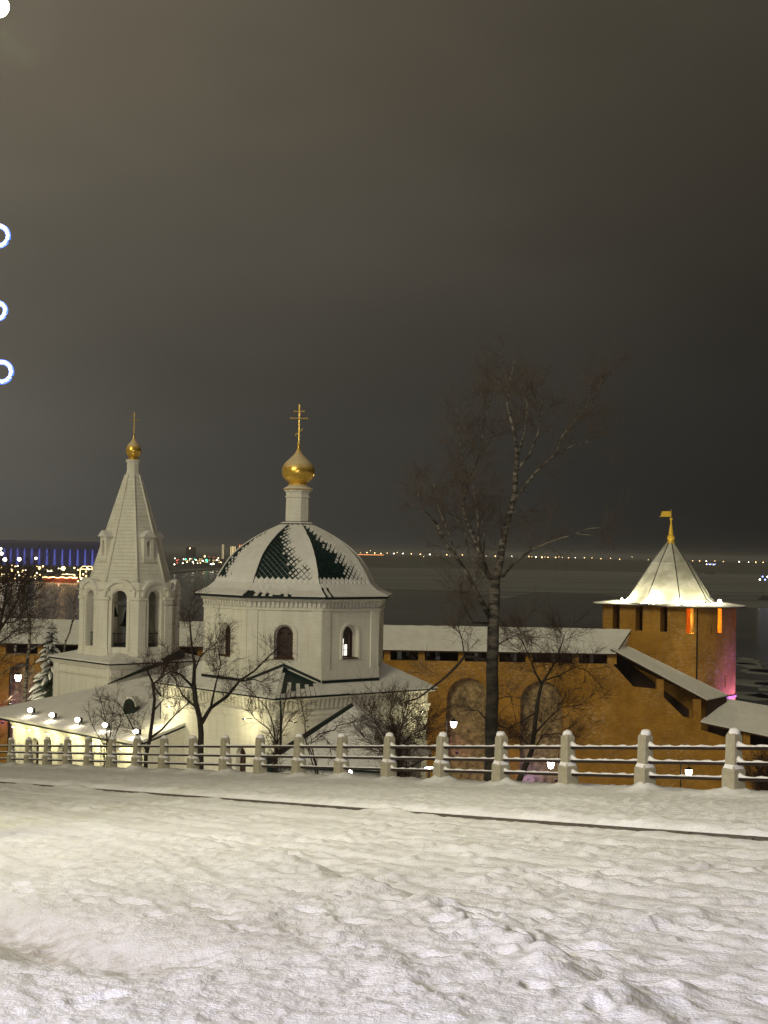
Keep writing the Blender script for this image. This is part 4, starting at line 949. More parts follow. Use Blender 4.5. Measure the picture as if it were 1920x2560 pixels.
def build_porch():
    c = Vector((-1.3, 66.0, 0)); GZ = -13.0; root = thing('porch', (c.x, c.y, GZ), 'small porch with snow-covered pyramid roof before the church wall', 'porch')
    d1 = Vector((-.864, -.503, 0)); d2 = Vector((.503, -.864, 0)); r = 4.24; Z = lambda z: z - GZ
    cor = [d1, d2, -d1, -d2]
    ring = lambda rr, z: [Vector((q.x * rr, q.y * rr, z)) for q in cor]
    b = MB(); b.hexa(ring(3.7, -.8), ring(3.7, Z(-9.25))); b.build('wall', 'plaster', root)
    ap = Vector((0.05, 0, Z(-6.87))); R = ring(r, Z(-9.2))
    b = MB(); b.hexa(ring(r, Z(-9.3)), R); b.add(R + [ap], [(0, 1, 4), (1, 2, 4), (2, 3, 4), (3, 0, 4)]); rf = b.build('roof', 'green_metal', root)
    nst = 14
    for a, bb, sh in ((R[0], R[1], 0), (R[1], R[2], 0), (R[2], R[3], 0)):
        s = MB()
        for i in range(nst):
            p0 = a.lerp(bb, i / nst); p1 = a.lerp(bb, (i + 1) / nst); up = Vector((0, 0, .07 + .012 * (i % 2)))
            q0, q1 = p0.lerp(ap, .985), p1.lerp(ap, .985)
            s.hexa([p0 + Vector((0, 0, .004)), p1 + Vector((0, 0, .004)), q1 + Vector((0, 0, .004)), q0 + Vector((0, 0, .004))], [p0 + up, p1 + up, q1 + up, q0 + up])
        s.build('roof_snow', 'snow', rf)
    s = MB(); s.tube([R[0] + Vector((0, 0, .04)), ap + Vector((0, 0, .05))], [.17, .12], 6); s.build('hip_cap', 'dark_trim', rf)
    s = MB(); s.tube([R[2] + Vector((0, 0, .05)), ap + Vector((0, 0, .05))], .05, 6); s.build('hip_cap', 'snow', rf)
    s = MB(); q = R[0].lerp(ap, .02); s.hexa([q + d1 * .5 + Vector((0, 0, -1.2)), q + d2 * 1.0 + Vector((0, 0, -1.2)), q - d2 * .3 - d1 * .5 + Vector((0, 0, -1.0)), q - d2 * .8 + Vector((0, 0, -1.0))], [q + d1 * .3 + Vector((0, 0, -.1)), q + d2 * .3 + Vector((0, 0, -.05)), q - d1 * .6 + Vector((0, 0, .5)), q - d2 * .5 + Vector((0, 0, .2))])
    s.build('side_hood', 'green_metal', root)
build_porch()

# ------------------------------------------------------------------ fortress wall
WY = 144.0
def zpx(v, u, Y): return at(u, v, Y).z
def build_wall():
    GZ = -27.0
    root = thing('fortress_wall', (0, WY, GZ), 'long orange brick fortress wall with roofed gallery and snow on top', 'fortress wall')
    Z = lambda z: z - GZ
    X0, X1 = -46.0, at(1530, 1660, WY).x
    zr, ze, zo = -7.35, -9.42, -10.45
    # main face with arched niches
    def ux(u): return at(u, 1700, WY).x
    nic = []
    for ul, ur, vt in ((1118, 1222, 1694), (1302, 1408, 1702), (22, 92, 1655), (640, 740, 1690), (860, 960, 1690)):
        a, b_ = ux(ul), ux(ur); hw = (b_ - a) / 2; nic.append(dict(c=(a + b_) / 2 - X0, hw=hw, zb=Z(-25.5), zs=Z(zpx(vt, (ul + ur) / 2, WY)) - hw, d=.8, back=1, rm=0))
    b = MB(); b.wall((X0, 0, 0), (1, 0, 0), (0, -1, 0), X1 - X0, -2.0, Z(zo), nic)
    b.add([(X0, 0, Z(zo)), (X1, 0, Z(zo)), (X1, .7, Z(zo)), (X0, .7, Z(zo))], [(0, 1, 2, 3)])
    b.add([(X0, .7, Z(zo)), (X1, .7, Z(zo)), (X1, .7, Z(zo) - 1), (X0, .7, Z(zo) - 1)], [(3, 2, 1, 0)])
    b.add([(X0, .7, Z(zo) - 1), (X1, .7, Z(zo) - 1), (X1, 4.2, Z(zo) - 1), (X0, 4.2, Z(zo) - 1)], [(0, 1, 2, 3)])
    # outer parapet with loopholes, seen through the gallery
    lo = [dict(c=k * 3.85 + 1.6, hw=.22, zb=Z(zo) - .25, zs=Z(ze) - .25, d=.5, arch=False) for k in range(18)]
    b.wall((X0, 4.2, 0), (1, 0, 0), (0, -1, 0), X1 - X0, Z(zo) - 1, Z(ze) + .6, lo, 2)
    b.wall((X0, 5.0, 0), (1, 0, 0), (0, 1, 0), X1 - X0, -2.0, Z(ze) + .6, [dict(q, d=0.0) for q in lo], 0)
    b.add([(X1, 0, -2), (X1, 5, -2), (X1, 5, Z(zo)), (X1, 0, Z(zo))], [(0, 1, 2, 3)])
    b.build('wall', ['brick', 'niche_brick', 'gallery_wood'], root)
    pil = None
    for u in (-95, 5, 100, 200, 300, 400, 500, 602, 700, 800, 905, 967, 1053, 1153, 1239, 1322, 1439, 1533):
        x = ux(u) if u > 950 else ux(u)
        if pil is None:
            m = MB(); m.box((0, 0, (ze + .1 - zo) / 2 - .002), (.62, .66, ze + .1 - zo - .004)); o = m.build('gallery_pillar', 'brick', root); pil = o.data
        else: o = share('gallery_pillar', pil, root)
        o.location = (x, .34, Z(zo))
    for u in (60, 480, 1020, 1072, 1098, 1288, 1346, 1464, 1470 - 40):
        m = MB(); m.box((0, 0, 0), (.34, .05, .62)); o = m.build('loophole_light_board', 'board_white', root); o.location = (ux(u), 3.4, Z(zo) + .52)  # pale boards stand in for light showing through the far loopholes
    m = MB()
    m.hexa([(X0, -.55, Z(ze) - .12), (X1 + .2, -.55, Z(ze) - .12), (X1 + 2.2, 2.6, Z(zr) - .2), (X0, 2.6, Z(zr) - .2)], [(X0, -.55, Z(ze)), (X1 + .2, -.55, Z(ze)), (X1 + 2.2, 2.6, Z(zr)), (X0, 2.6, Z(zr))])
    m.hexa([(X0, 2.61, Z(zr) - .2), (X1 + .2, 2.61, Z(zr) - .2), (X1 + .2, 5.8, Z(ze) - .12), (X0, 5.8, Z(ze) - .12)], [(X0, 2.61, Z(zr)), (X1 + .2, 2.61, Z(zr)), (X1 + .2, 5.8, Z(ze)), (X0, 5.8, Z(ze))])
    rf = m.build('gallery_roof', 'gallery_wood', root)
    m = MB(); n = 90; rnd = random.Random(2); fr = []
    for i in range(n + 1):
        x = X0 + (X1 + .25 - X0) * i / n; j = rnd.uniform(-.03, .03); sk = 2.0 * (i / n) ** 8; fr += [(x, -.60 + j, Z(ze) + .005), (x, -.60 + j, Z(ze) + .15 + j), (x + sk * .5, 1.0, Z(ze) + 1.06 + .17 + j), (x + sk, 2.6, Z(zr) + .19 + j), (x + sk, 5.8, Z(ze) + .16)]
    m.add(fr, [(i * 5 + q, i * 5 + 5 + q, i * 5 + 6 + q, i * 5 + 1 + q) for i in range(n) for q in range(4)] + [(n * 5, n * 5 + 1, n * 5 + 2, n * 5 + 3, n * 5 + 4)]); m.build('roof_snow', 'snow', rf)
    # --- stepping flight of the wall down to the right
    def p(u, v, dy=0.0): q = at(u, v, WY + dy); return Vector((q.x, dy, q.z - GZ))
    sw = MB()
    face = [p(1530, 1660), (p(1544, 1673)), p(1584, 1717), p(1642, 1723), p(1642, 1745), p(1661, 1745), p(1710, 1793), p(1735, 1797), p(1751, 1797), p(1752, 1824), p(1815, 1844), p(1925, 1874), p(2150, 1930)]
    bot = [Vector((q.x, 0, -2.0)) for q in face]
    for a, bq, c, d in zip(face, face[1:], bot[1:], bot): sw.add([d, c, bq, a], [(0, 1, 2, 3)]); sw.add([a, bq, bq + Vector((0, .7, 0)), a + Vector((0, .7, 0))], [(0, 1, 2, 3)])
    back = [Vector((q.x, 4.4, q.z - 2.2)) for q in face]
    for a, bq in zip(face, face[1:]): sw.add([a + Vector((0, .7, -.9)), bq + Vector((0, .7, -.9)), bq + Vector((0, 4.4, -.9)), a + Vector((0, 4.4, -.9))], [(0, 1, 2, 3)], 1)
    sw.add([face[0] + Vector((0, 4.4, 1.6)), face[9] + Vector((0, 4.4, 1.3)), face[9] + Vector((0, 4.4, -14)), face[0] + Vector((0, 4.4, -20))], [(3, 2, 1, 0)], 1)
    sw.add([face[9] + Vector((0, 4.4, 1.1)), face[-1] + Vector((0, 4.4, 1.1)), face[-1] + Vector((0, 4.4, -9)), face[9] + Vector((0, 4.4, -13))], [(3, 2, 1, 0)], 1)
    sw.build('stepped_wall', ['brick', 'gallery_wood'], root)
    for (u0, u1, v0, v1) in ((1519, 1535, 1638, 1672), (1642, 1659, 1698, 1762), (1734, 1752, 1748, 1830), (1858, 1875, 1826, 1868)):
        a, bq = p(u0, v0), p(u1, v1); m = MB(); m.box(((a.x + bq.x) / 2, .3, (a.z + bq.z) / 2), (abs(bq.x - a.x), .62, abs(a.z - bq.z))); m.build('gallery_pillar', 'brick', root)
    # sloping roof over the steps
    def roofslab(c, th=.16):
        m = MB(); m.hexa([q - Vector((0, 0, .14)) for q in c], c); rr = m.build('gallery_roof', 'gallery_wood', root)
        m = MB(); m.hexa([q + Vector((0, 0, .005)) for q in c], [q + Vector((0, 0, th)) for q in c]); m.build('roof_snow', 'snow', rr)
    e0, e1 = p(1526, 1622, -.6), p(1768, 1751, -.6); r0, r1 = p(1568, 1618, 2.4), p(1818, 1740, 2.4)
    roofslab([e0, e1, r1, r0], .1)
    roofslab([r0 + Vector((0, .01, 0)), r1 + Vector((0, .01, 0)), r1 + Vector((-.8, 2.8, -1.0)), r0 + Vector((-.8, 2.8, -1.0))])
    g = MB(); g.add([r1 + Vector((-.05, 0, -.1)), e1 + Vector((-.05, 0, -.1)), Vector((e1.x - .05, .1, p(1768, 1812).z)), Vector((r1.x - .05, 2.4, p(1768, 1790).z))], [(0, 1, 2, 3)]); g.build('gable_boards', 'gallery_wood', root)
    f0, f1 = p(1752, 1806, -.6), p(2150, 1890, -.6); h0, h1 = p(1815, 1750, 2.9), p(2170, 1812, 2.9)
    roofslab([f0, f1, h1, h0], .16)
    roofslab([h0 + Vector((0, .01, 0)), h1 + Vector((0, .01, 0)), h1 + Vector((0, 3, -2)), h0 + Vector((0, 3, -2))])
    # coloured wash lights at the foot of the niches
    for u, v, dy, P, col in ((1325, 1952, -.5, 110, (.34, .28, 1.0)), (1390, 1945, -1.0, 10, (.8, .7, 1.0)), (1142, 1876, -.6, 16, (1.0, .35, .9)), (1200, 1960, -.8, 10, (.8, .7, 1.0)), (60, 1775, -1.0, 80, (.36, .32, 1.0)), (6, 1800, -1.2, 60, (.85, .25, .95))):
        q = p(u, v, dy); m = MB(); m.lathe([(.12, -.1), (.16, .1), (.13, .12)], 10, (q.x, q.y, q.z - .25)); f = m.build('wash_light', 'black_metal', root)
        point_light('wash_light_lamp', (q.x, q.y, q.z), P, col, f, .15)
build_wall()

def build_tower():
    Yc = 151.0; GZ = -26.0; c0 = at(1625, 1500, Yc)
    root = thing('brick_tower', (c0.x, c0.y, GZ), 'round orange brick tower with floodlit pale tent roof and gold weathervane', 'tower')
    Z = lambda z: z - GZ; b_ = math.radians(36)
    U = Vector((math.cos(b_), -math.sin(b_), 0)); N = Vector((-math.sin(b_), -math.cos(b_), 0)); B = -N     # flat face dir, outward normal, backwards
    hw = 5.2; side = 4.47; RC = math.hypot(hw, side); A0 = math.atan2(-side, hw)
    def plan(off, n=28):
        r = RC + off; yb = -side - off; xh = math.sqrt(r * r - yb * yb); a0 = math.atan2(yb, xh); cc = B * side
        pts = [-U * xh + N * off]
        return pts + [cc + U * (r * math.cos(t)) + B * (r * math.sin(t)) for t in [a0 + (math.pi - 2 * a0) * i / n for i in range(n)]]
    ZE = -5.0
    pl = plan(0); n = len(pl); w = MB()
    sl = lambda c, lit=False: dict(c=c, hw=.40, zb=Z(-7.55), zs=Z(-5.05), d=1.0, arch=False)
    w.wall(pl[0], U, N, 2 * hw, -1, Z(ZE), [sl(1.4), sl(4.0), sl(6.75), sl(9.6)])
    for i in range(1, n):
        a, q = pl[i], pl[(i + 1) % n]; L = (q - a).length; u = (q - a) / L; nn = Vector((u.y, -u.x, 0))
        ops = []
        if i == 2: ops = [dict(c=L / 2, hw=.07, zb=Z(-7.6), zs=Z(-6.95), d=.3, arch=False, back=1)]
        if i in (3, 6, 10, 14, 18): ops = [dict(c=L / 2, hw=min(.3, L / 2 - .03), zb=Z(-7.5), zs=Z(-5.05), d=1.0, arch=False)]
        if i == 4: ops = [dict(c=L * .4, hw=.09, zb=Z(-13.0), zs=Z(-11.8), d=.3, arch=False, back=1)]
        w.wall(a, u, nn, L, -1, Z(ZE), ops)
    w.build('wall', ['brick', 'inside_dark'], root)
    ip = [p for p in plan(-1.0)]
    m = MB(); m.hexa([Vector((p.x, p.y, Z(-8.2))) for p in plan(-.05)], [Vector((p.x, p.y, Z(-7.7))) for p in plan(-.05)]); m.build('upper_floor', 'gallery_wood', root)
    m = MB(); q = U * 2.9; m.box((q.x + B.x * 5.2, q.y + B.y * 5.2, Z(-6.35)), (.2, 8.4, 2.6), -b_); m.build('light_baffle', 'inside_dark', root)  # inner wall added to keep the lamp light off the left slots
    # inner brick lining behind the slots on the lit side
    point_light('chamber_lamp', U * 3.6 + B * 2.6 + Vector((0, 0, Z(-6.3))), 3400, (1.0, .43, .05), root, .25)
    # band course and drain pipe
    m = MB()
    for i in range(1, n): m.slab([Vector((p.x, p.y, z)) for p, z in ((pl[i], Z(-14.2)), (pl[(i + 1) % n], Z(-14.2)), (pl[(i + 1) % n], Z(-13.95)), (pl[i], Z(-13.95)))], ((pl[(i + 1) % n] - pl[i]).y, -(pl[(i + 1) % n] - pl[i]).x, 0), .12)
    m.build('band_course', 'niche_brick', root)
    p = U * hw + N * .06; m = MB(); m.tube([p + Vector((0, 0, Z(-5.1))), p + Vector((0, 0, Z(-14)))], .07, 6); m.build('drain_pipe', 'black_metal', root)
    # eave brim with snow
    br = plan(.95, 30); m = MB(); m.hexa([Vector((p.x, p.y, Z(ZE))) for p in br], [Vector((p.x, p.y, Z(ZE) + .1)) for p in br]); brim = m.build('roof_brim', 'gallery_wood', root)
    br2 = plan(.97, 30); tin = plan(-1.2, 30); m = MB(); k = len(br2); rnd = random.Random(6)
    vs = [Vector((p.x, p.y, Z(ZE) + .104)) for p in br2] + [Vector((p.x, p.y, Z(ZE) + .17)) for p in br2] + [Vector((p.x, p.y, Z(ZE) + .44 + rnd.uniform(-.03, .03))) for p in tin]
    m.add(vs, [(r * k + i, r * k + (i + 1) % k, (r + 1) * k + (i + 1) % k, (r + 1) * k + i) for r in range(2) for i in range(k)] + [tuple(range(2 * k, 3 * k))]); m.build('brim_snow', 'snow', brim)
    # tent roof
    ax = at(1676, 1450, Yc + 2.6); tc = Vector((ax.x - c0.x, ax.y - c0.y, 0))
    prof = [(5.3, -4.72), (4.75, -4.52), (4.2, -4.05), (3.0, -2.15), (2.0, -.62), (1.98, -.56), (.42, 1.5)]
    m = MB(); rot = math.radians(-90 + 2)
    m.lathe([(r, Z(z)) for r, z in prof], 8, (tc.x, tc.y, 0), rot, caps=(False, True)); tent = m.build('tent_roof', 'tent_boards', root)
    for i in range(8):
        a = rot + i * math.pi / 4; q = MB(); q.tube([tc + Vector(((r + .01) * math.cos(a), (r + .01) * math.sin(a), Z(z))) for r, z in prof], .055, 5); q.build('tent_seam', 'steel' if i not in (0, 1) else 'dark_trim', tent)
    # finial, orb, weathervane
    q = MB(); q.lathe([(.45, Z(1.45)), (.40, Z(1.6)), (.28, Z(1.72)), (.36, Z(1.85)), (.40, Z(2.05)), (.30, Z(2.28)), (.20, Z(2.4)), (.24, Z(2.5)), (.12, Z(3.3)), (.07, Z(3.7)), (.10, Z(3.75)), (.06, Z(3.85))], 14, (tc.x, tc.y, 0)); q.build('finial', 'gold_paint', root, True)
    q = MB(); q.ball((tc.x, tc.y, Z(3.98)), .17, 12); q.build('finial_orb', 'gold_paint', root, True)
    q = MB(); q.tube([tc + Vector((0, 0, Z(3.9))), tc + Vector((0, 0, Z(5.0)))], .035, 6); q.build('vane_pole', 'gold', root)
    q = MB(); P = lambda x, z: tc + Vector((-x, .0, Z(z)))
    poly = [(.03, 4.22), (1.28, 4.20), (.98, 4.30), (1.14, 4.38), (.94, 4.46), (1.14, 4.53), (.90, 4.60), (1.06, 4.70), (.82, 4.78), (.03, 4.80)]
    q.slab([P(x, z) for x, z in poly], (0, 1, 0), .03); q.build('weathervane', 'gold_paint', root)
    # floodlights on the brim
    for u, P_, lens in ((1624, 560, 1), (1556, 620, 0), (1712, 300, 0), (1802, 380, 1), (1765, 240, 0)):
        best = min((2 * math.pi * i / 360 for i in range(181, 359)), key=lambda t: abs(960 + F * (c0.x + tc.x + 5.35 * math.cos(t)) / (c0.y + tc.y + 5.35 * math.sin(t)) + 2 - u))
        rad = Vector((math.cos(best), math.sin(best), 0)); pos = tc + rad * 5.35 + Vector((0, 0, Z(ZE) + .5))
        q = MB(); q.tube([pos - Vector((0, 0, .4)), pos], .04, 6); q.box(pos, (.3, .2, .14), best + math.pi / 2); f = q.build('roof_floodlight', 'black_metal', root)
        q = MB(); q.ball(pos + (rad * .1 if lens else -rad * .14) + Vector((0, 0, .12)), .2 if lens else .1, 10); q.build('flood_lens', 'lamp_white', f, True)
        point_light('flood_lamp', pos - rad * .22 + Vector((0, 0, .28)), P_, (1.0, .92, .56), f, .12)
    # violet wash on the right flank
    v3 = at(1872, 1792, 150.5); vp = Vector((v3.x - c0.x, v3.y - c0.y, Z(v3.z)))
    q = MB(); q.tube([vp - Vector((0, 0, 9)), vp - Vector((0, 0, .4))], .08, 6); q.lathe([(.2, -.3), (.25, .0), (.2, .04)], 10, vp - Vector((0, 0, .1))); f = q.build('wash_light', 'black_metal', root)
    point_light('wash_light_lamp', vp + Vector((0, 0, .3)), 3000, (.36, .15, 1.0), f, .3)
build_tower()

# ------------------------------------------------------------------ trees
def seg_path(p0, d, L, n, rnd, wob, trop):
    pts = [p0.copy()]; d = d.normalized(); st = L / n
    for _ in range(n):
        d = (d + Vector((rnd.gauss(0, wob), rnd.gauss(0, wob), rnd.gauss(0, wob) + trop))).normalized(); pts.append(pts[-1] + d * st)
    return pts, d
def tree(name, label, base, limbs, mats, twigs, seed, group=None, cat='tree', extra=None, low=()):
    """limbs: list of (polyline, r0, r1, nsides, twig density per metre, twig length)"""
    root = thing(name, base, label, cat, 0, group); rnd = random.Random(seed); off = Vector(base)
    tr = MB(); cr = MB(); lw = MB()
    L1, n2, L2, n3, L3, rad, trop = twigs
    for k, (poly, r0, r1, ns, dens, scale) in enumerate(limbs):
        poly = [Vector(p) - off for p in poly]
        fine = [poly[0]]
        for a, b in zip(poly, poly[1:]):
            m = max(1, int((b - a).length / .7))
            for i in range(1, m + 1):
                q = a.lerp(b, i / m)
                if i < m: q += Vector((rnd.gauss(0, .03), rnd.gauss(0, .03), 0)) * min(1, (b - a).length / 2)
                fine.append(q)
        nF = len(fine); rad_l = [r0 + (r1 - r0) * (i / (nF - 1)) ** .8 for i in range(nF)]
        (lw if k in low else tr).tube(fine, rad_l, ns)
        tot = sum((b - a).length for a, b in zip(fine, fine[1:])); cnt = int(tot * dens * (1.0 if ns > 7 or name == 'birch_tree' else 2.1))
        for _ in range(cnt):
            t = rnd.uniform(.12, 1.0) ** .8; x = t * (nF - 1); i = min(int(x), nF - 2); p = fine[i].lerp(fine[i + 1], x - i)
            d0 = (fine[i + 1] - fine[i]).normalized(); side = Vector((rnd.gauss(0, 1), rnd.gauss(0, 1), rnd.gauss(0, .6))); side = (side - d0 * side.dot(d0)).normalized()
            d = d0 * rnd.uniform(.35, 1.0) + side * rnd.uniform(.5, 1.0) + Vector((0, 0, .25))
            LL = L1 * scale * rnd.uniform(.5, 1.15); path, dl = seg_path(p, d, LL, 4, rnd, .16, trop)
            cr.tube(path, [rad, rad * .85, rad * .7, rad * .55, rad * .4], 3, cap=False)
            for _2 in range(n2):
                x2 = rnd.uniform(.8, 4); j = min(int(x2), 3); p2 = path[j].lerp(path[j + 1], x2 - j); dd = (path[j + 1] - path[j]).normalized()
                d2 = dd + Vector((rnd.gauss(0, .6), rnd.gauss(0, .6), rnd.gauss(0, .45)))
                pt2, _d = seg_path(p2, d2, L2 * scale * rnd.uniform(.5, 1.2), 3, rnd, .18, trop)
                cr.tube(pt2, [rad * .6, rad * .5, rad * .4, rad * .3], 3, cap=False)
                for _3 in range(n3):
                    j3 = rnd.randrange(3); p3 = pt2[j3].lerp(pt2[j3 + 1], rnd.random()); d3 = (pt2[j3 + 1] - pt2[j3]).normalized() + Vector((rnd.gauss(0, .7), rnd.gauss(0, .7), rnd.gauss(0, .5)))
                    pt3, _d = seg_path(p3, d3, L3 * scale * rnd.uniform(.5, 1.2), 2, rnd, .15, trop)
                    cr.tube(pt3, [rad * .42, rad * .34, rad * .25], 3, cap=False)
    tr.build('trunk', mats[0], root, True); cr.build('crown', mats[1], root)
    if lw.v: lw.build('lower_limbs', 'dark_bark', root, True)
    if extra: extra(root, off)
    return root
def big_birch():
    Y = 48.0; rnd = random.Random(77)
    def C(pts, dy=0.0, dy1=None):              # crop coordinates of the crown detail -> world, depth drifting from dy to dy1
        dy1 = dy if dy1 is None else dy1; n = max(1, len(pts) - 1)
        return [at(1000 + x / 3.0722, 850 + y / 3.0722, Y + dy + (dy1 - dy) * i / n) for i, (x, y) in enumerate(pts)]
    tb = at(1226, 1945, Y); base = (tb.x, Y, gz(tb.x, Y) - .3)
    trunk = [Vector(base), at(1226, 1945, Y), at(1228, 1800, Y), at(1230, 1680, Y), at(1233, 1560, Y), at(1237, 1470, Y)]
    L = []
    L.append((trunk, .255, .18, 12, 0.0, 1))
    add = lambda pts, r0, r1, de, sc, dy=0, dy1=None, ns=7: L.append((C(pts, dy, dy1), r0, r1, ns, de, sc))
    add([(728, 1905), (745, 1800), (770, 1690), (790, 1550), (830, 1370), (880, 1200), (888, 1010), (900, 880)], .155, .07, 2.0, 1.0, 0, .3)
    add([(900, 880), (872, 690), (822, 500), (850, 300), (880, 150)], .065, .012, 4.0, 1.0, .3, -.2)
    add([(890, 1010), (990, 885), (1060, 720), (1085, 560), (1100, 420)], .055, .012, 4.5, 1.0, .3, 1.2)
    add([(900, 900), (960, 700), (980, 520), (960, 400)], .045, .012, 4.5, .95, .3, -1.0)
    add([(705, 2150), (610, 1985), (520, 1800), (440, 1680), (330, 1530), (285, 1420)], .10, .035, 3.0, 1.0, 0, -1.2)
    add([(285, 1420), (215, 1330), (165, 1310), (140, 1170)], .035, .010, 6, .8, -1.2, -1.6)
    add([(440, 1680), (380, 1500), (300, 1300), (260, 1100)], .03, .010, 6, .9, -1, -1.6)
    add([(722, 1860), (668, 1790), (620, 1640), (560, 1500), (495, 1345), (488, 1240), (528, 1050)], .10, .05, 3, 1.0, 0, .8)
    add([(528, 1050), (478, 960), (470, 860), (450, 700), (430, 520)], .04, .010, 6, 1.0, .8, .3)
    add([(528, 1050), (570, 985), (620, 860), (640, 640), (690, 480), (745, 330)], .045, .010, 5.5, 1.0, .8, 1.6)
    add([(630, 850), (720, 760), (830, 690)], .022, .008, 5, .8, 1, 1.6)
    add([(648, 1720), (600, 1540), (600, 1390), (585, 1265), (560, 1120)], .05, .012, 4.5, .9, 0, -1.4)
    add([(640, 1680), (650, 1500), (625, 1360), (640, 1200)], .035, .010, 5, .9, 0, -.8)
    add([(665, 1790), (520, 1640), (500, 1480), (450, 1390), (330, 1290)], .04, .010, 5, .9, 0, 1.4)
    add([(785, 1820), (870, 1715), (1010, 1610), (1150, 1550), (1350, 1490), (1450, 1448), (1545, 1440)], .06, .014, 2.6, .9, 0, -1.0)
    add([(1360, 1490), (1480, 1500), (1580, 1475)], .014, .006, 5, .8, -1.0, -1.2)
    add([(850, 1330), (920, 1310), (1060, 1320)], .035, .010, 4, .9, .1, .9)
    add([(868, 1240), (960, 1115), (1080, 975), (1200, 875), (1250, 730), (1370, 590), (1500, 430), (1565, 270)], .06, .010, 4, 1.0, .1, 1.5)
    add([(1190, 880), (1350, 800), (1440, 780), (1465, 690)], .025, .007, 5, .9, 1, .6)
    add([(700, 2180), (560, 2170), (470, 2000), (440, 1900)], .05, .010, 4.5, .9, 0, -1.2)
    def D(pts, dy, dy1):
        n = len(pts) - 1; return [at(1000 + x / 2.9625, 1540 + y / 2.9625, Y + dy + (dy1 - dy) * i / n) for i, (x, y) in enumerate(pts)]
    L.append((D([(660, 330), (560, 310), (480, 300), (420, 370), (335, 455), (200, 560), (130, 610), (30, 640)], 0, -1.5), .07, .018, 7, 1.6, .9))
    L.append((D([(480, 300), (460, 180), (430, 80), (440, 0)], -.5, -1), .028, .008, 5, 8, .8))
    L.append((D([(690, 230), (800, 170), (920, 110)], 0, .9), .03, .008, 5, 8, .8))
    L.append((D([(650, 780), (580, 700), (480, 700)], 0, -.8), .028, .008, 5, 7, .8))
    L.append((D([(700, 620), (820, 590), (860, 780)], 0, .6), .022, .008, 5, 6, .8))
    tree('birch_tree', 'tall bare birch with pale forked limbs rising before the fortress wall', base, L, ('birch_trunk_bark', 'twig_red'), (1.3, 7, .85, 4, .5, .0085, .035), 5, low=range(len(L) - 5, len(L)))
big_birch()

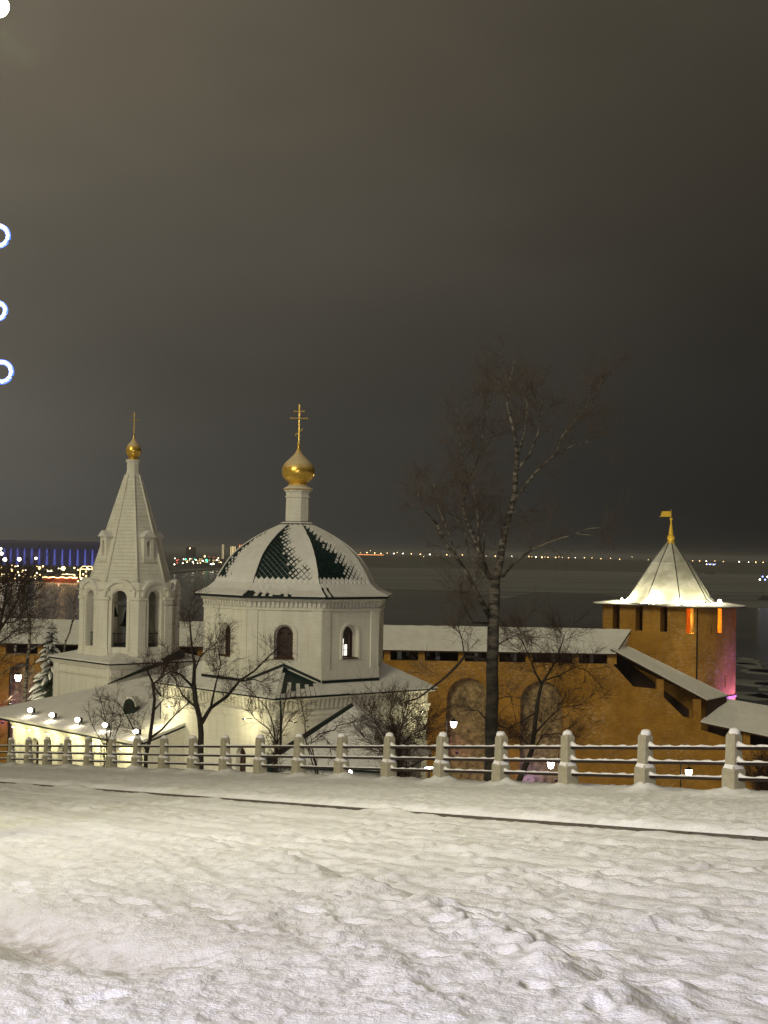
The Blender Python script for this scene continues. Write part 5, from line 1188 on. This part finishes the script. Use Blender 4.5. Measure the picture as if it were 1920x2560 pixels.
def small_trees():
    def V(pts, Y, Y1=None, s=2.37, ox=400, oy=1500):
        Y1 = Y if Y1 is None else Y1; n = max(1, len(pts) - 1); return [at(ox + x / s, oy + y / s, Y + (Y1 - Y) * i / n) for i, (x, y) in enumerate(pts)]
    tw = (1.1, 8, .6, 4, .36, .0095, .03)
    # dark tree before the church, forked low
    Y = 61.0; b0 = at(500, 1880, Y); base = (b0.x, Y, gz(b0.x, Y) - .2)
    L = [([Vector(base)] + V([(240, 900), (243, 790), (235, 700), (210, 600), (200, 500)], Y), .17, .10, 9, .3, .9),
         (V([(200, 500), (205, 380), (190, 300), (180, 170), (170, 60)], Y, Y + .8), .09, .02, 7, 3.2, .9),
         (V([(200, 520), (120, 440), (60, 420), (0, 470)], Y, Y - 1), .06, .015, 6, 3.0, .9),
         (V([(245, 730), (300, 640), (400, 570), (470, 480), (560, 420), (640, 340), (690, 290)], Y, Y + 1.2), .10, .018, 7, 2.6, .85),
         (V([(300, 640), (330, 500), (360, 380), (340, 250)], Y, Y - 1), .06, .015, 6, 3.2, .85),
         (V([(205, 420), (240, 330), (330, 260), (360, 190)], Y, Y + .5), .04, .012, 6, 3.2, .85),
         (V([(215, 640), (130, 560), (90, 470), (30, 380)], Y, Y + 1), .045, .012, 6, 3, .85),
         (V([(470, 480), (560, 470), (640, 500)], Y + .8, Y + 1.6), .03, .010, 5, 3, .8)]
    tree('bare_tree', 'dark bare tree forking low in front of the church corner', base, L, ('dark_bark', 'twig'), tw, 11)
    # leaning tree to its left
    Y = 63.0; b0 = at(365, 1895, Y); base = (b0.x, Y, gz(b0.x, Y) - .2)
    s6 = dict(s=2.9625, ox=0, oy=1560)
    L = [([Vector(base)] + V([(1080, 980), (1110, 850), (1130, 700), (1145, 560), (1130, 430)], Y, **s6), .13, .06, 8, .6, .9),
         (V([(1130, 430), (1090, 350), (1060, 290)], Y, Y - .5, **s6), .05, .012, 6, 3.4, .8),
         (V([(1130, 450), (1190, 400), (1250, 280), (1240, 160)], Y, Y + .6, **s6), .05, .012, 6, 3.4, .85),
         (V([(1110, 850), (1200, 780), (1290, 680), (1400, 580)], Y, Y + 1, **s6), .06, .02, 7, 2.6, .85),
         (V([(1090, 940), (1000, 800), (940, 680), (860, 560)], Y, Y - 1, **s6), .05, .012, 6, 3.0, .85),
         (V([(1140, 640), (1210, 560), (1210, 470)], Y, Y - .6, **s6), .04, .012, 6, 2.6, .8)]
    tree('bare_tree', 'slim dark bare tree leaning right beside the round roof hatch', base, L, ('dark_bark', 'twig'), tw, 12)
    # upright twiggy shrub before the hall
    Y = 66.0; b0 = at(265, 1870, Y); base = (b0.x, Y, gz(b0.x, Y) - .1)
    L = [([Vector(base)] + V(p, Y, Y + d, **s6), .04, .012, 6, 2.6, .8) for p, d in (([(790, 900), (790, 760), (760, 620), (740, 540)], 0), ([(810, 900), (830, 700), (850, 560)], .6), ([(770, 900), (700, 780), (660, 690)], -.5), ([(820, 900), (900, 720), (930, 640)], .3))]
    tree('shrub', 'upright twiggy shrub in front of the hall roof and its floodlights', base, L, ('dark_bark', 'twig'), (.8, 4, .5, 2, .3, .010, .05), 13, cat='shrub')
    # two-stemmed sapling under the eave corner of the church
    Y = 57.0; b0 = at(692, 1925, Y); base = (b0.x, Y, gz(b0.x, Y) - .1)
    L = [([Vector(base)] + V(p, Y, Y + d), .05, .014, 7, 2.2, .75) for p, d in (([(690, 900), (695, 800), (720, 740), (735, 640), (745, 580)], 0), ([(690, 880), (670, 740), (640, 650), (560, 560), (500, 500)], .8), ([(700, 830), (760, 720), (830, 640)], -.6), ([(690, 850), (640, 760), (560, 700), (510, 620)], -.6))]
    tree('sapling', 'thin two-stemmed sapling below the eave corner of the church', base, L, ('dark_bark', 'twig'), (.8, 4, .5, 3, .3, .010, .03), 14)
    # thorny branchy shrub in front of the porch roof
    s2 = dict(s=4.1475, ox=680, oy=1700); Y = 50.0; b0 = at(860, 1940, Y); base = (b0.x, Y, gz(b0.x, Y) - .1)
    L = [([Vector(base)] + V(p, Y, Y + d, **s2), .045, .012, 6, 2.2, .7) for p, d in (([(370, 660), (490, 560), (640, 520), (690, 470), (880, 430), (990, 405)], 0), ([(350, 640), (340, 420), (310, 270), (290, 200)], .5), ([(400, 660), (520, 580), (590, 650), (620, 800)], -.5))]
    tree('shrub', 'dark sprawling shrub with a long branch crossing the porch roof', base, L, ('dark_bark', 'twig'), (.55, 4, .35, 2, .22, .008, .02), 15, cat='shrub')
    # pale thicket left of the birch
    Y = 58.0; b0 = at(1000, 1950, Y); base = (b0.x, Y, gz(b0.x, Y) - .1)
    L = [([Vector(base)] + V(p, Y, Y + d, **s2), .045, .010, 6, 3.4, .95) for p, d in (([(1300, 660), (1270, 540), (1220, 380), (1250, 260)], 0), ([(1310, 640), (1340, 500), (1360, 400), (1420, 350)], .7), ([(1320, 700), (1450, 560), (1560, 520), (1640, 430)], -.6), ([(1250, 720), (1160, 560), (1060, 420), (1010, 330)], .4), ([(1400, 800), (1500, 700), (1640, 700)], .2), ([(1250, 850), (1150, 740), (1010, 650), (900, 620)], .3))]
    tree('shrub', 'tangled bare thicket between the porch roof and the birch', base, L, ('dark_bark', 'twig'), (1.1, 8, .7, 4, .4, .010, .03), 16, cat='shrub')
    # leaning dark tree right of the birch
    s7 = dict(s=2.9625, ox=1000, oy=1540); Y = 62.0; b0 = at(1296, 1960, Y); base = (b0.x, Y, gz(b0.x, Y) - .2)
    L = [([Vector(base)] + V([(880, 1220), (930, 1110), (975, 1000), (995, 850), (1010, 700), (1030, 580), (1050, 500)], Y, **s7), .15, .07, 8, .8, .9),
         (V([(1050, 500), (1090, 440), (1150, 340), (1200, 200), (1230, 110)], Y, Y + .8, **s7), .06, .012, 6, 3.6, 1.0),
         (V([(1050, 500), (1000, 420), (960, 300), (900, 180), (860, 130)], Y, Y - .8, **s7), .05, .012, 6, 3.6, 1.0),
         (V([(1000, 720), (900, 780), (820, 820), (810, 900)], Y, Y - .6, **s7), .045, .012, 6, 3.0, .9),
         (V([(990, 880), (1080, 780), (1200, 670), (1330, 660)], Y, Y + .8, **s7), .05, .012, 6, 3.4, 1.0),
         (V([(960, 1040), (1060, 880), (1180, 870), (1240, 910)], Y, Y + .4, **s7), .04, .012, 6, 3.4, .95),
         (V([(1060, 480), (1180, 440), (1300, 380), (1380, 400)], Y, Y + 1.2, **s7), .035, .010, 6, 3.8, 1.0),
         (V([(980, 990), (900, 900), (760, 880)], Y, Y - 1, **s7), .035, .010, 6, 3.4, .95)]
    tree('bare_tree', 'dark leaning bare tree just right of the tall birch', base, L, ('dark_bark', 'twig'), (1.25, 9, .8, 4, .45, .010, .03), 17)
    # dark bush at the right edge
    Y = 62.0; b0 = at(1905, 1990, Y); base = (b0.x, Y, gz(b0.x, Y) - .1)
    L = [([Vector(base)] + [at(u, v, Y + d) for u, v in p], .05, .012, 6, 7, .8) for p, d in (([(1905, 1950), (1895, 1905)], 0), ([(1915, 1950), (1925, 1890)], .4), ([(1890, 1960), (1870, 1930)], -.4), ([(1930, 1960), (1960, 1900)], 0))]
    tree('bush', 'dense dark bush beyond the fence at the right edge', base, L, ('dark_bark', 'twig'), (.9, 7, .5, 3, .3, .012, .02), 18, cat='bush')
    # left group: slender birches and a dark tree far behind the hall
    s8 = dict(s=4.02, ox=0, oy=1250); Y = 112.0
    b0 = at(60, 1800, Y); base = (b0.x, Y, -18.0)
    L = [([Vector(base)] + V([(250, 2000), (262, 1800), (275, 1620), (290, 1500), (300, 1350), (305, 1240), (285, 1120), (275, 1000), (258, 850)], Y, **s8), .30, .06, 8, .8, 1.3),
         (V([(300, 1500), (400, 1460), (500, 1440)], Y, Y + 2, **s8), .08, .02, 6, 1.6, 1.2), (V([(280, 1640), (200, 1670), (80, 1700), (10, 1760)], Y, Y - 2, **s8), .10, .04, 6, 1.4, 1.2),
         (V([(290, 1540), (150, 1550), (30, 1580)], Y, Y + 1, **s8), .08, .03, 6, 1.2, 1.2), (V([(300, 1310), (180, 1350), (60, 1420)], Y, Y, **s8), .07, .02, 6, 1.8, 1.2),
         (V([(290, 1180), (350, 1080), (390, 960), (400, 830)], Y, Y + 1, **s8), .09, .03, 6, 1.8, 1.2)]
    tree('birch_tree', 'slender white birch trunk at the far left behind the hall', base, L, ('birch_bark', 'twig'), (2.0, 4, 1.2, 3, .7, .02, .03), 19)
    b0 = at(170, 1700, 118); base = (b0.x, 118, -18.5)
    L = [([Vector(base)] + V([(640, 1560), (660, 1420), (700, 1330), (725, 1230)], 118, **s8), .12, .07, 6, .6, 1.0), (V([(725, 1230), (740, 1170), (755, 1000), (760, 920)], 118, 117, **s8), .08, .02, 6, 1.6, 1.0), (V([(730, 1220), (790, 1090), (830, 950)], 118, 119, **s8), .07, .02, 6, 1.6, 1.0)]
    tree('birch_tree', 'thin forked birch between the spruce and the bell tower', base, L, ('birch_bark', 'twig'), (1.4, 3, .9, 2, .5, .016, .03), 20)
    b0 = at(-20, 1750, 104); base = (b0.x, 104, -17.5)
    L = [([Vector(base)] + V([(-60, 1900), (-40, 1500), (0, 1250), (40, 1050), (60, 900)], 104, **s8), .28, .08, 8, 1.0, 1.2), (V([(0, 1300), (100, 1150), (180, 1000), (200, 880)], 104, 106, **s8), .10, .03, 6, 2.6, 1.3), (V([(-30, 1450), (80, 1380), (170, 1300)], 104, 102, **s8), .08, .03, 6, 2.8, 1.2), (V([(20, 1150), (-20, 1000), (-30, 880)], 104, 103, **s8), .09, .03, 6, 2.8, 1.2), (V([(40, 1080), (110, 960), (120, 850)], 104, 105, **s8), .08, .03, 6, 2.8, 1.2), (V([(10, 1240), (120, 1230), (230, 1180)], 104, 105, **s8), .07, .02, 6, 2.8, 1.2)]
    tree('bare_tree', 'dark bare tree with dense twigs against the river at left edge', base, L, ('dark_bark', 'twig'), (2.2, 7, 1.3, 4, .8, .02, .02), 22)
small_trees()

def spruce():
    Y = 107.0; top = at(131, 1556, Y); H = 9.0; base = (top.x, Y, top.z - H)
    root = thing('spruce_tree', base, 'snow-laden spruce standing between the white birch and the bell tower', 'spruce'); rnd = random.Random(9)
    m = MB(); m.tube([(0, 0, -1), (0, 0, H * .6), (0, 0, H)], [.18, .1, .02], 7); m.build('trunk', 'dark_bark', root)
    cr = MB(); sn = MB(); z = .4
    while z < H - .1:
        t = z / H; Lb = 2.5 * (1 - t) ** .85 + .18; n = 9 if t < .6 else 7
        for i in range(n):
            a = rnd.uniform(0, 2 * math.pi); L = Lb * rnd.uniform(.75, 1.1); dr = .35 + .2 * rnd.random(); k = 6; sp = []
            for j in range(k + 1):
                q = j / k; sp.append(Vector((math.cos(a) * L * q, math.sin(a) * L * q, z - dr * L * q * q + .08 * L * q)))
            side = Vector((-math.sin(a), math.cos(a), 0))
            for j in range(k):
                w = (.34 * L * math.sin(math.pi * min(1, (j + .6) / k * .95)) + .03)
                for s in (-1, 1):
                    for h in range(3):
                        p = sp[j].lerp(sp[j + 1], h / 3); tip = p + side * s * w * rnd.uniform(.7, 1.1) + (sp[k] - sp[0]).normalized() * w * .6 - Vector((0, 0, .22 * w + rnd.uniform(0, .08)))
                        u = Vector((0, 0, .035)); v = (sp[j + 1] - sp[j]) * .2
                        cr.add([p - v, p + v, tip, p + u], [(0, 1, 2), (0, 2, 3), (1, 3, 2)])
            if rnd.random() < .8:
                pts = [p + Vector((0, 0, .05)) for p in sp[1:]]; sn.tube(pts, [.06 + .05 * L, .07 * L + .06, .085 * L + .06, .085 * L + .05, .07 * L + .03, .02], 6)
        z += .30 + .12 * (1 - t)
    cr.build('crown', 'spruce_needle', root); sn.build('bough_snow', 'snow', root, True)
    q = MB(); q.tube([(-2.2, -3.0, -1.5), (-2.2, -3.0, 3.3)], .04, 6); q.box((-2.2, -3.0, 3.35), (.2, .2, .14)); f = q.build('spotlight', 'black_metal', root)
    point_light('spotlight_lamp', (-2.1, -2.9, 3.65), 230, (1.0, .93, .62), f, .2)
spruce()

# ------------------------------------------------------------------ lamps in the yard
def lantern(label, u, v, Y, power, ground, side=-1, col=(1.0, .86, .70)):
    p = at(u, v, Y); px = p.x + side * .62
    root = thing('street_lamp', (px, Y, ground), label, 'street lamp', 0, 'lantern lamps below the fortress wall'); H = p.z - ground
    m = MB(); m.lathe([(.12, -.2), (.12, .5), (.06, .6), (.045, H + .75), (.02, H + .9)], 10); m.build('pole', 'black_metal', root)
    m = MB(); d = -side * .62; m.tube([(0, 0, H + .55), (d * .5, 0, H + .68), (d, 0, H + .52), (d, 0, H + .3)], .025, 6); m.build('arm', 'black_metal', root)
    m = MB(); m.lathe([(.30, .18), (.26, .26), (.08, .36), (.03, .40)], 10, (d, 0, H)); hd = m.build('lamp_cap', 'black_metal', root)
    m = MB(); m.lathe([(.05, -.34), (.16, -.30), (.25, -.05), (.28, .17), (.1, .175)], 10, (d, 0, H)); m.build('lamp_glass', 'lamp_white', hd, True)
    point_light('lamp_light', (d, -.1, H - .55), power, col, root, .15)
lantern('lit lantern lamp left of the spruce, before a violet niche', 45, 1693, 122, 60, -18.0, -1)
lantern('lit lantern lamp left of the birch trunk, before the first niche', 1134, 1809, 125, 70, -22.5, -1)
lantern('lit lantern lamp between birch and arch niche, low behind the rails', 1377, 1911, 118, 90, -22.0, 1)
lantern('lit lantern lamp seen between the two nearest fence posts', 1722, 1930, 116, 45, -21.0, -1)
def ground_light(label, u, v, Y, w, h):
    p = at(u, v, Y); g = gz(p.x, Y); root = thing('ground_floodlight', (p.x, Y, g), label, 'floodlight'); H = p.z - g
    m = MB(); m.tube([(0, 0, -.2), (0, 0, H - .1)], .04, 6); m.box((0, .06, H), (w * 1.3, .1, h * 1.3)); m.build('stand', 'black_metal', root)
    m = MB(); m.ball((0, -.06, H), w / 2, 12, 0, h / w); m.build('lens', 'lamp_white', root, True)
    point_light('lens_light', (0, -.5, H + .2), 25, (1.0, .88, .6), root, .1)
ground_light('round dazzling floodlight low behind the fence before the porch', 874, 1931, 42.0, .15, .15)
ground_light('flat floodlight behind the lowest rail beside the birch', 1073, 1921, 52.0, .36, .12)

def decorated_lamp_post(hx, Y, hz, label, rings, power, col, ring_power):
    """street lamp with a bundle of LED rings on its pole; hx, Y, hz is the lamp itself"""
    g = gz(hx - .35, Y); o0 = Vector((hx - .35, Y, g)); root = thing('lamp_post', o0, label, 'lamp post', 0, 'lamp posts along the road'); H = hz - g
    m = MB(); m.lathe([(.14, -.4), (.14, .8), (.09, .9), (.06, H + .3)], 12); m.build('pole', 'steel', root)
    m = MB(); m.tube([(0, 0, H + .1), (.12, 0, H + .25), (.35, 0, H + .2)], .03, 8); m.build('arm', 'steel', root)
    m = MB(); m.hexa([(.12, -.16, H + .27), (.62, -.14, H + .27), (.62, .14, H + .27), (.12, .16, H + .27)], [(.18, -.1, H + .39), (.55, -.1, H + .39), (.55, .1, H + .39), (.18, .1, H + .39)]); hd = m.build('lamp_head', 'steel', root)
    m = MB(); m.ball((.35, -.16, H + .0), .15, 24); m.build('lamp_lens', 'street_lamp_glow', hd, True)
    point_light('lamp_light', (.35, -.05, H - .3), power, col, root, .25)
    for i, (c, rr) in enumerate(rings):
        n = 22; rnd = random.Random(i); ring = [c + Vector((rr * math.cos(2 * math.pi * k / n), 0, rr * math.sin(2 * math.pi * k / n))) for k in range(n)]
        m = MB(); m.tube(ring + [ring[0]], .036, 8, cap=False); rg = m.build('light_ring', 'ring_halo', root, True)  # blue glowing tube stands in for the halo around the bulbs
        for k in range(n):
            q = MB(); w = ring[k] + Vector((rnd.uniform(-.006, .006), -.034, rnd.uniform(-.006, .006))); q.ball(w, .017, 6); q.build('bulb', 'ring_white', rg)
        m = MB(); m.tube([Vector((0, 0, c.z + .02)), Vector((c.x * .5, 0, c.z + .04)), c + Vector((0, 0.02, -rr - .02))], .008, 5); m.build('ring_bracket', 'steel', root)
        point_light('ring_light', c + Vector((.1, -.3, 0)), ring_power, (.56, .58, 1.0), root, .15)
def lamp_posts():
    Y = 20.0; h = at(2, 26, Y); g = gz(h.x - .35, Y); o0 = Vector((h.x - .35, Y, g))
    rings = [(at(u, v, Y) - o0, r / F * Y) for u, v, r in ((-4, 590, 25), (-6, 777, 20), (4, 930, 25))]
    decorated_lamp_post(h.x, Y, h.z, 'street lamp post at left edge hung with glowing white rings', rings, 2900, (1.0, .92, .50), 160)
    # unseen matching post, added beside the viewpoint to light the near snow
    decorated_lamp_post(-10.0, -6.5, gz(-10.35, -6.5) + (h.z - g) * .9, 'unseen lamp post added beside the viewpoint to light the near snow', rings, 8600, (1.0, .90, .90), 3800)
lamp_posts()

# ------------------------------------------------------------------ far town
def far_town():
    rnd = random.Random(31)
    # stadium
    Y = 2600.0; c = at(150, 1408, Y); base = c.z; k = Y / F
    root = thing('stadium', (c.x, Y, base), 'large round stadium lit blue on the far bank', 'stadium')
    rx, ry, ht = 235 * k, 190 * k, 55 * k
    n = 60; el = lambda s, z: [(rx * s * math.cos(2 * math.pi * i / n), ry * s * math.sin(2 * math.pi * i / n), z) for i in range(n)]
    m = MB(); m.hexa(el(.92, -4), el(.92, ht * .66)); m.build('bowl_wall', 'stadium_blue', root)
    m = MB(); m.hexa(el(1.0, ht * .64), el(1.01, ht * .86)); m.hexa(el(1.01, ht * .861), el(.90, ht)); m.build('roof', 'stadium_roof', root)
    m = MB(); w = 1.5; m.hexa([(-w, -w, -3), (w, -w, -3), (w, w, -3), (-w, w, -3)], [(-w * .45, -w, ht * .64), (w * .45, -w, ht * .64), (w * .45, w, ht * .64), (-w * .45, w, ht * .64)])
    col = None
    for i in range(40):
        a = math.pi + math.pi * (i + .5) / 40
        o = m.build('column', 'stadium_column', root) if col is None else share('column', col, root); col = o.data
        o.location = (rx * .98 * math.cos(a), ry * .98 * math.sin(a), 0)
    # quay lamps and lit windows
    def lamp(u, v, Y, r, mat, label, group, cat='lamp', ground=None):
        p = at(u, v, Y); root = thing('quay_lamp', (p.x, Y, p.z - 6), label, cat, 0, group)
        q = MB(); q.tube([(0, 0, -2), (0, 0, 6)], .2, 5); q.build('mast', 'far_house', root); q = MB(); q.ball((0, 0, 6), r, 8); q.build('lamp_globe', mat, root)
    big = [(12, 1399, 4.2, 'far_white'), (48, 1398, 4.0, 'far_white'), (90, 1396, 2.8, 'far_white'), (2, 1372, 2.6, 'far_white'), (4, 1384, 3.6, 'far_white'), (29, 1426, 3.0, 'far_warm'), (158, 1421, 4.2, 'far_warm'), (99, 1420, 3.0, 'far_warm'), (242, 1420, 2.6, 'far_warm')]
    for u, v, r, mt in big: lamp(u, v, 1900, r * .62, mt, ('bright white lamp on a mast before the blue stadium' if mt == 'far_white' else 'bright amber lamp on the quay below the blue stadium'), 'bright quay lamps')
    for i in range(90):
        u = rnd.uniform(-30, 255); v = 1452 + rnd.uniform(-1, 1) if i % 2 else rnd.uniform(1414, 1448)
        lamp(u, v + .0175 * (u - 130), 1800, rnd.uniform(.5, 1.0), rnd.choice(['far_white', 'far_warm', 'far_warm']), 'small lamp on the far quay left of the bell tower', 'small quay lamps')
    for u, v, r, mt in [(437, 1396, 1.3, 'far_white'), (442, 1401, 1.6, 'far_red'), (446, 1399, 1.2, 'far_red'), (436, 1411, 1.6, 'far_white'), (443, 1407, 1.4, 'far_red'), (464, 1398, 2.2, 'far_green'), (459, 1398, 1.2, 'far_white'), (475, 1397, 1.1, 'far_white'), (487, 1398, 1.4, 'far_green'), (490, 1400, 1.1, 'far_white'), (468, 1405, 1.6, 'far_warm'), (457, 1408, 1.3, 'far_white'), (482, 1405, 1.9, 'far_white'), (484, 1409, 1.1, 'far_warm'), (512, 1391, 2.0, 'far_warm'), (516, 1400, 2.6, 'far_green'), (518, 1404, 1.8, 'far_green'), (507, 1402, 1.6, 'far_white'), (530, 1410, 2.2, 'far_white'), (527, 1410, 1.6, 'far_white'), (534, 1410, 1.6, 'far_white'), (543, 1400, 1.6, 'far_white'), (546, 1395, 1.5, 'far_warm'), (475, 1371, 1.6, 'far_warm'), (552, 1406, 1.4, 'far_warm'), (501, 1407, 1.1, 'far_warm'), (494, 1408, .9, 'far_white'), (535, 1394, 1.0, 'far_red'), (523, 1392, .9, 'far_red')]:
        lamp(u, v, 2900, r * .7, mt, {'far_white': 'white', 'far_red': 'red', 'far_green': 'green', 'far_warm': 'amber'}[mt] + ' lamp in the cluster between bell tower and dome', 'coloured lamps on the spit')
    # street lamps on the far shore
    u = 884.0; i = 0
    while u < 1925:
        v = 1381.5 + .0235 * (u - 884) + rnd.uniform(-.8, .8)
        if not (1170 < u < 1215 or 1560 < u < 1640 or 1790 < u < 1850) or rnd.random() < .25:
            lamp(u, v, 4550, rnd.uniform(1.1, 1.9), rnd.choice(['far_warm', 'far_dim', 'far_dim', 'far_dim', 'far_white']), 'tiny street lamp in the row along the far shore', 'far shore street lamps')
        if rnd.random() < .25: lamp(u + 8, v + rnd.uniform(-6, 7), 4500, .7, 'far_warm', 'tiny street lamp in the row along the far shore', 'far shore street lamps')
        u += rnd.uniform(15, 24); i += 1
    # glowing long quay building right of the dome
    p = at(918, 1387, 4300); k = 4300 / F
    root = thing('lit_pier', (p.x, 4300, p.z - 3), 'long low pier with a glowing orange edge right of the dome', 'pier'); q = MB(); q.box((0, 6, 0), (84 * k, 8, 6)); q.build('deck', 'far_house', root)
    q = MB(); q.box((0, 0, 3.2), (82 * k, 2, 2.0)); q.build('light_strip', 'far_orange', root)
    # houses with light strings
    def house(u, v, Y, w, h, d, label, strings=False, rows=2, lit='far_window', roof=True, seed=1, dens=.5):
        p = at(u, v, Y); k = Y / F; w *= k; h *= k; root = thing('distant_building', (p.x, Y, p.z), label, 'building'); r = random.Random(seed)
        q = MB(); q.box((0, d / 2, h / 2 - 3), (w, d, h + 6)); q.build('wall', 'far_house', root)
        if roof:
            q = MB(); q.hexa([(-w * .52, -.5, h), (w * .52, -.5, h), (w * .52, d + .5, h), (-w * .52, d + .5, h)], [(-w * .38, d * .4, h * 1.3), (w * .38, d * .4, h * 1.3), (w * .38, d * .6, h * 1.3), (-w * .38, d * .6, h * 1.3)]); q.build('roof', 'far_house', root)
        if strings:
            for a, b in (((-w / 2, -.3, h), (w / 2, -.3, h)), ((-w / 2, -.3, 0), (-w / 2, -.3, h)), ((w / 2, -.3, 0), (w / 2, -.3, h)), ((-w / 2, -.3, .4), (w / 2, -.3, .4))):
                q = MB(); q.tube([a, b], .42, 5); q.build('light_string', 'string_gold', root)
            if roof: q = MB(); q.tube([(-w * .52, -.6, h), (-w * .38, d * .4, h * 1.3), (w * .38, d * .4, h * 1.3), (w * .52, -.6, h)], .4, 5); q.build('light_string', 'string_gold', root)
        nx = max(3, int(w / 4))
        for i in range(nx):
            for j in range(rows):
                if r.random() < dens:
                    q = MB(); q.box((-w / 2 + (i + .5) * w / nx, -.12, h * (j + .5) / rows), (w / nx * .5, .2, h / rows * .45)); q.build('window', lit, root)
    house(215, 1446, 1830, 30, 23, 14, 'quay house outlined with golden light strings beside the bell tower', True, seed=2)
    house(171, 1449, 1815, 32, 13, 12, 'low quay house with golden light strings above the red ship', True, roof=False, seed=3, dens=.8)
    house(85, 1449, 1825, 22, 9, 12, 'low lit quay house left of the red ship', False, seed=4, dens=.8)
    house(8, 1444, 1840, 34, 12, 12, 'lit quay house at the left edge of the far bank', False, 2, seed=5, dens=.8)
    house(55, 1440, 1900, 26, 14, 12, 'dark quay house with few lit windows under the stadium', False, 2, seed=6, dens=.35)
    house(128, 1436, 1950, 30, 14, 12, 'dark quay house in front of the middle of the stadium', False, 2, seed=7, dens=.3)
    house(484, 1404, 3000, 46, 9, 14, 'low dim building behind the coloured lamps', False, 2, seed=8, dens=.4)
    house(528, 1408, 3050, 44, 10, 14, 'low dim building behind the green lamp near the dome', False, 2, seed=9, dens=.5)
    house(475, 1404, 3300, 22, 36, 20, 'tall dark block with one lit top floor', False, 6, seed=10, roof=False, dens=.03)
    def strip_tower(u, v0, v1, Y, w, n, label, mat):
        p = at(u, v1, Y); k = Y / F; H = (v1 - v0) * k; w *= k; root = thing('lit_high_rise', (p.x, Y, p.z), label, 'high-rise'); q = MB(); q.box((0, 6, H / 2 - 3), (w, 11, H + 6)); q.build('wall', 'far_house', root)
        for i in range(n): q = MB(); q.box((-w / 2 + (i + .5) * w / n, .2, H / 2), (w / n * .35, .5, H)); q.build('light_strip', mat, root)
    strip_tower(557, 1361, 1397, 3000, 7, 2, 'slim high-rise with two pale vertical light strips left of the dome', 'tower_strip')
    strip_tower(582, 1366, 1398, 3000, 14, 4, 'wide high-rise with four golden light strips left of the dome', 'far_window')
    strip_tower(602, 1362, 1398, 3100, 12, 3, 'dimmer high-rise touching the left edge of the dome', 'far_orange')
    # ship
    Y = 1755.0; p = at(150, 1463, Y); k = Y / F; L = 90 * k; root = thing('ship', (p.x, Y, -42.0), 'red-hulled ship strung with lights moored at the far quay', 'ship'); hh = 15 * k
    s = [(-.5, 0), (-.44, -.05), (.36, -.05), (.5, 0), (.36, .05), (-.44, .05)]
    q = MB(); q.hexa([(x * L * .86, y * L, -.8) for x, y in s], [(x * L, y * L, hh * .75) for x, y in s]); q.build('hull', 'hull_red', root)
    q = MB(); q.box((0.1 * L, 0, hh * .75 + 1.6), (L * .5, 3, 3.2)); q.build('cabin', 'far_house', root)
    for i in range(26): q = MB(); q.ball((-L * .47 + i * L * .94 / 25, -2.3, hh * .8 + .35 * math.sin(i)), .62, 6); q.build('deck_lamp', 'far_warm', root)
    q = MB(); q.tube([(-.3 * L, 0, hh * .7), (-.3 * L, 0, hh + 7)], .25, 5); q.build('mast', 'far_house', root)
    for i in range(3): q = MB(); q.box((-.34 * L + i * 2, -.6, hh + 5.6), (1.6, .3, .5)); q.build('mast_lamp', 'far_white', root)
    point_light('ship_glow', (0, -9, hh * .8), 650, (1.0, .55, .28), root, 1.0)
    # boat at right
    Y = 1500.0; p = at(1916, 1448, Y); root = thing('boat', (p.x, Y, -42.0), 'small boat with blue and white lights at the right edge of the river', 'boat'); k = Y / F; H = p.z + 42.0
    q = MB(); q.hexa([(x * 15, y * 15, -.5) for x, y in s], [(x * 18, y * 18, 2.4) for x, y in s]); q.build('hull', 'far_house', root)
    q = MB(); q.box((0, 0, 3.6), (10, 3, 2.6)); q.build('cabin', 'far_house', root); q = MB(); q.tube([(-3, 0, 4), (-3, 0, H + 5)], .15, 5); q.build('mast', 'far_house', root)
    for i in range(6): q = MB(); q.ball((-7 + i * 2.6, -1.9, H + (2.5 if i % 2 else -.5)), .85, 6); q.build('boat_lamp', 'far_blue' if i % 3 else 'far_white', root)
    # lit vessel beyond the tower
    p = at(1775, 1411, 3800); root = thing('boat', (p.x, 3800, -42.0), 'distant boat with a short white light row behind the tower roof', 'boat'); q = MB(); q.hexa([(x * 24, y * 24, -.5) for x, y in s], [(x * 28, y * 28, 5) for x, y in s]); q.build('hull', 'far_house', root)
    q = MB(); q.tube([(0, 0, 5), (0, 0, p.z + 42)], .3, 5); q.build('mast', 'far_house', root)
    for i in range(6): q = MB(); q.ball((-9 + i * 4.5, -1, p.z + 42 + (1 if i % 2 else 0)), 1.1, 6); q.build('boat_lamp', 'far_blue' if i % 2 else 'far_white', root)
far_town()

def build_haze():
    b = MB(); b.hexa([(-9500, -60, -70), (9500, -60, -70), (9500, 13500, -70), (-9500, 13500, -70)], [(-9500, -60, 16), (9500, -60, 16), (9500, 13500, 16), (-9500, 13500, 16)])
    o = b.build('haze', []); m = bpy.data.materials.new('haze'); m.use_nodes = True; t = m.node_tree; t.nodes.clear()
    v = t.nodes.new('ShaderNodeVolumePrincipled'); v.inputs['Color'].default_value = (0.9, 0.9, 0.9, 1); v.inputs['Density'].default_value = 0.00013; v.inputs['Anisotropy'].default_value = 0.35
    ou = t.nodes.new('ShaderNodeOutputMaterial'); t.links.new(v.outputs[0], ou.inputs['Volume']); o.data.materials.append(m)
    tag(o, 'thin night haze of fine falling snow over the whole place', kind='stuff')
build_haze()
